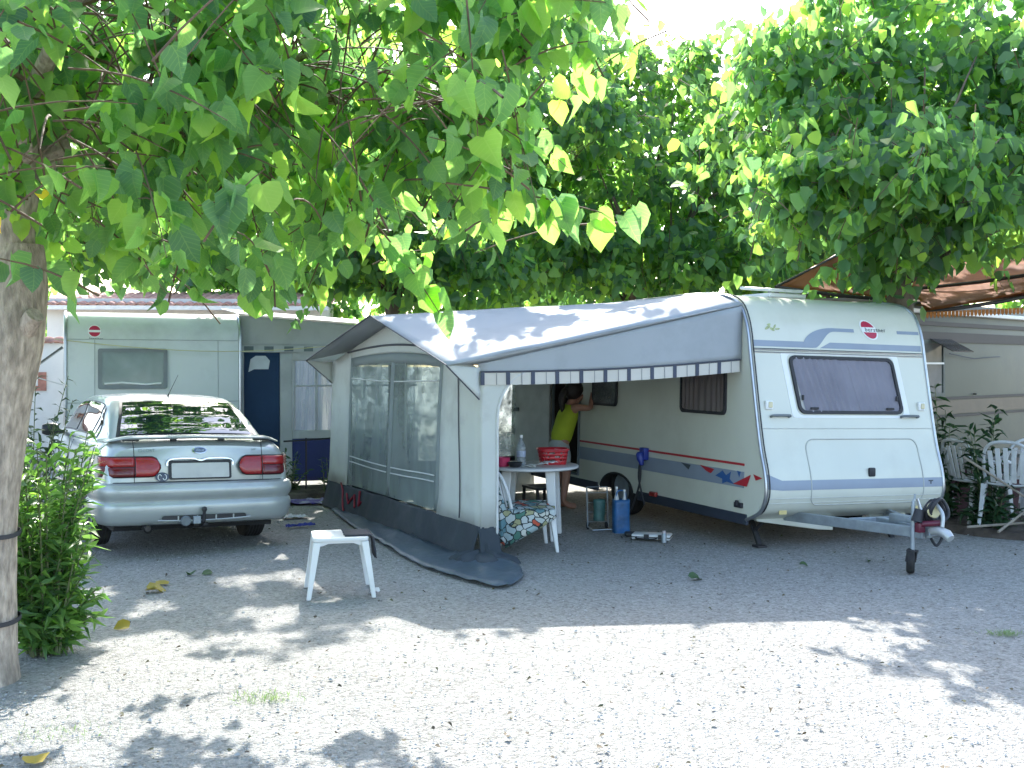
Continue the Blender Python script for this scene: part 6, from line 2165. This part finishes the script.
for s in (-1, 1):
    th = nd((s * .085, -.05, .70), .085, hip); kn = nd((s * .09, -.01, .42), .055, th); an = nd((s * .09, -.06, .085), .036, kn)
    ft = nd((s * .095, .03, .035), (.04, .03), an); nd((s * .10, .12, .025), (.036, .02), ft)
skinned('body', N_, E_, SKIN, pe)
tn = [((0, -.07, .74), .165), ((0, .0, .96), .14), ((0, .08, 1.14), .145), ((0, .105, 1.225), .10), ((.12, .098, 1.215), (.06, .05)), ((-.12, .098, 1.215), (.06, .05))]
skinned('sleeveless_top', tn, [(0, 1), (1, 2), (2, 3), (2, 4), (2, 5)], SHIRT, pe)
tn = [((0, -.055, .88), .135), ((0, -.065, .76), .165), ((.088, -.055, .66), (.105, .105)), ((-.088, -.055, .66), (.105, .105)), ((.092, -.035, .50), (.095, .095)), ((-.092, -.035, .50), (.095, .095))]
skinned('shorts', tn, [(0, 1), (1, 2), (1, 3), (2, 4), (3, 5)], SHORT, pe)
hr = MB()
rows = []
for i in range(12):
    ph = math.pi * i / 11 * .62
    row = []
    for k in range(24):
        th = 2 * math.pi * k / 24
        r = 1 + .05 * mnoise.noise(Vector((math.cos(th) * 3, math.sin(th) * 3, ph * 4)))
        back = .5 - .5 * math.sin(th)
        p_ = ph * (1 + .75 * back)
        row.append(Vector((.102 * math.sin(p_) * math.cos(th) * r, .145 + .118 * math.sin(p_) * math.sin(th) * r, 1.435 + .118 * math.cos(p_) * r - .05 * back * (i / 11))))
    rows.append(row)
hr.grid(rows, close=True).build('hair', HAIR, pe, smooth=True)
pt = MB(); pt.tube(catmull([(0, .05, 1.42), (0, -.01, 1.36), (0, -.02, 1.24), (0, .0, 1.12)], 4), [.035, .045, .05, .048, .046, .044, .042, .04, .036, .032, .026, .02, .012], 10); pt.build('ponytail', HAIR, pe, smooth=True)
fc_ = MB()
for s in (-1, 1):
    fc_.lathe([(.001, -.004), (.010, 0), (.001, .004)], 10, (s * .034, .252, 1.445), Matrix.Rotation(R(90), 3, 'X'))
fc_.build('eyes', INK, pe, smooth=True)
ns_ = MB(); ns_.tube([(0, .25, 1.44), (0, .272, 1.405), (0, .255, 1.395)], [.008, .013, .009], 8); ns_.build('nose', SKIN, pe, smooth=True)
mt_ = MB(); mt_.tube([(-.022, .238, 1.365), (0, .248, 1.362), (.022, .238, 1.365)], [.004, .006, .004], 6); mt_.build('mouth', mat('lips', (.26, .09, .08), .5), pe, smooth=True)
for s in (-1, 1):
    e_ = MB(); e_.lathe([(.001, -.008), (.022, -.005), (.024, .004), (.012, .008)], 12, (s * .088, .155, 1.42), Matrix.Rotation(R(90), 3, 'Y')); e_.build('ear', SKIN, pe, smooth=True)
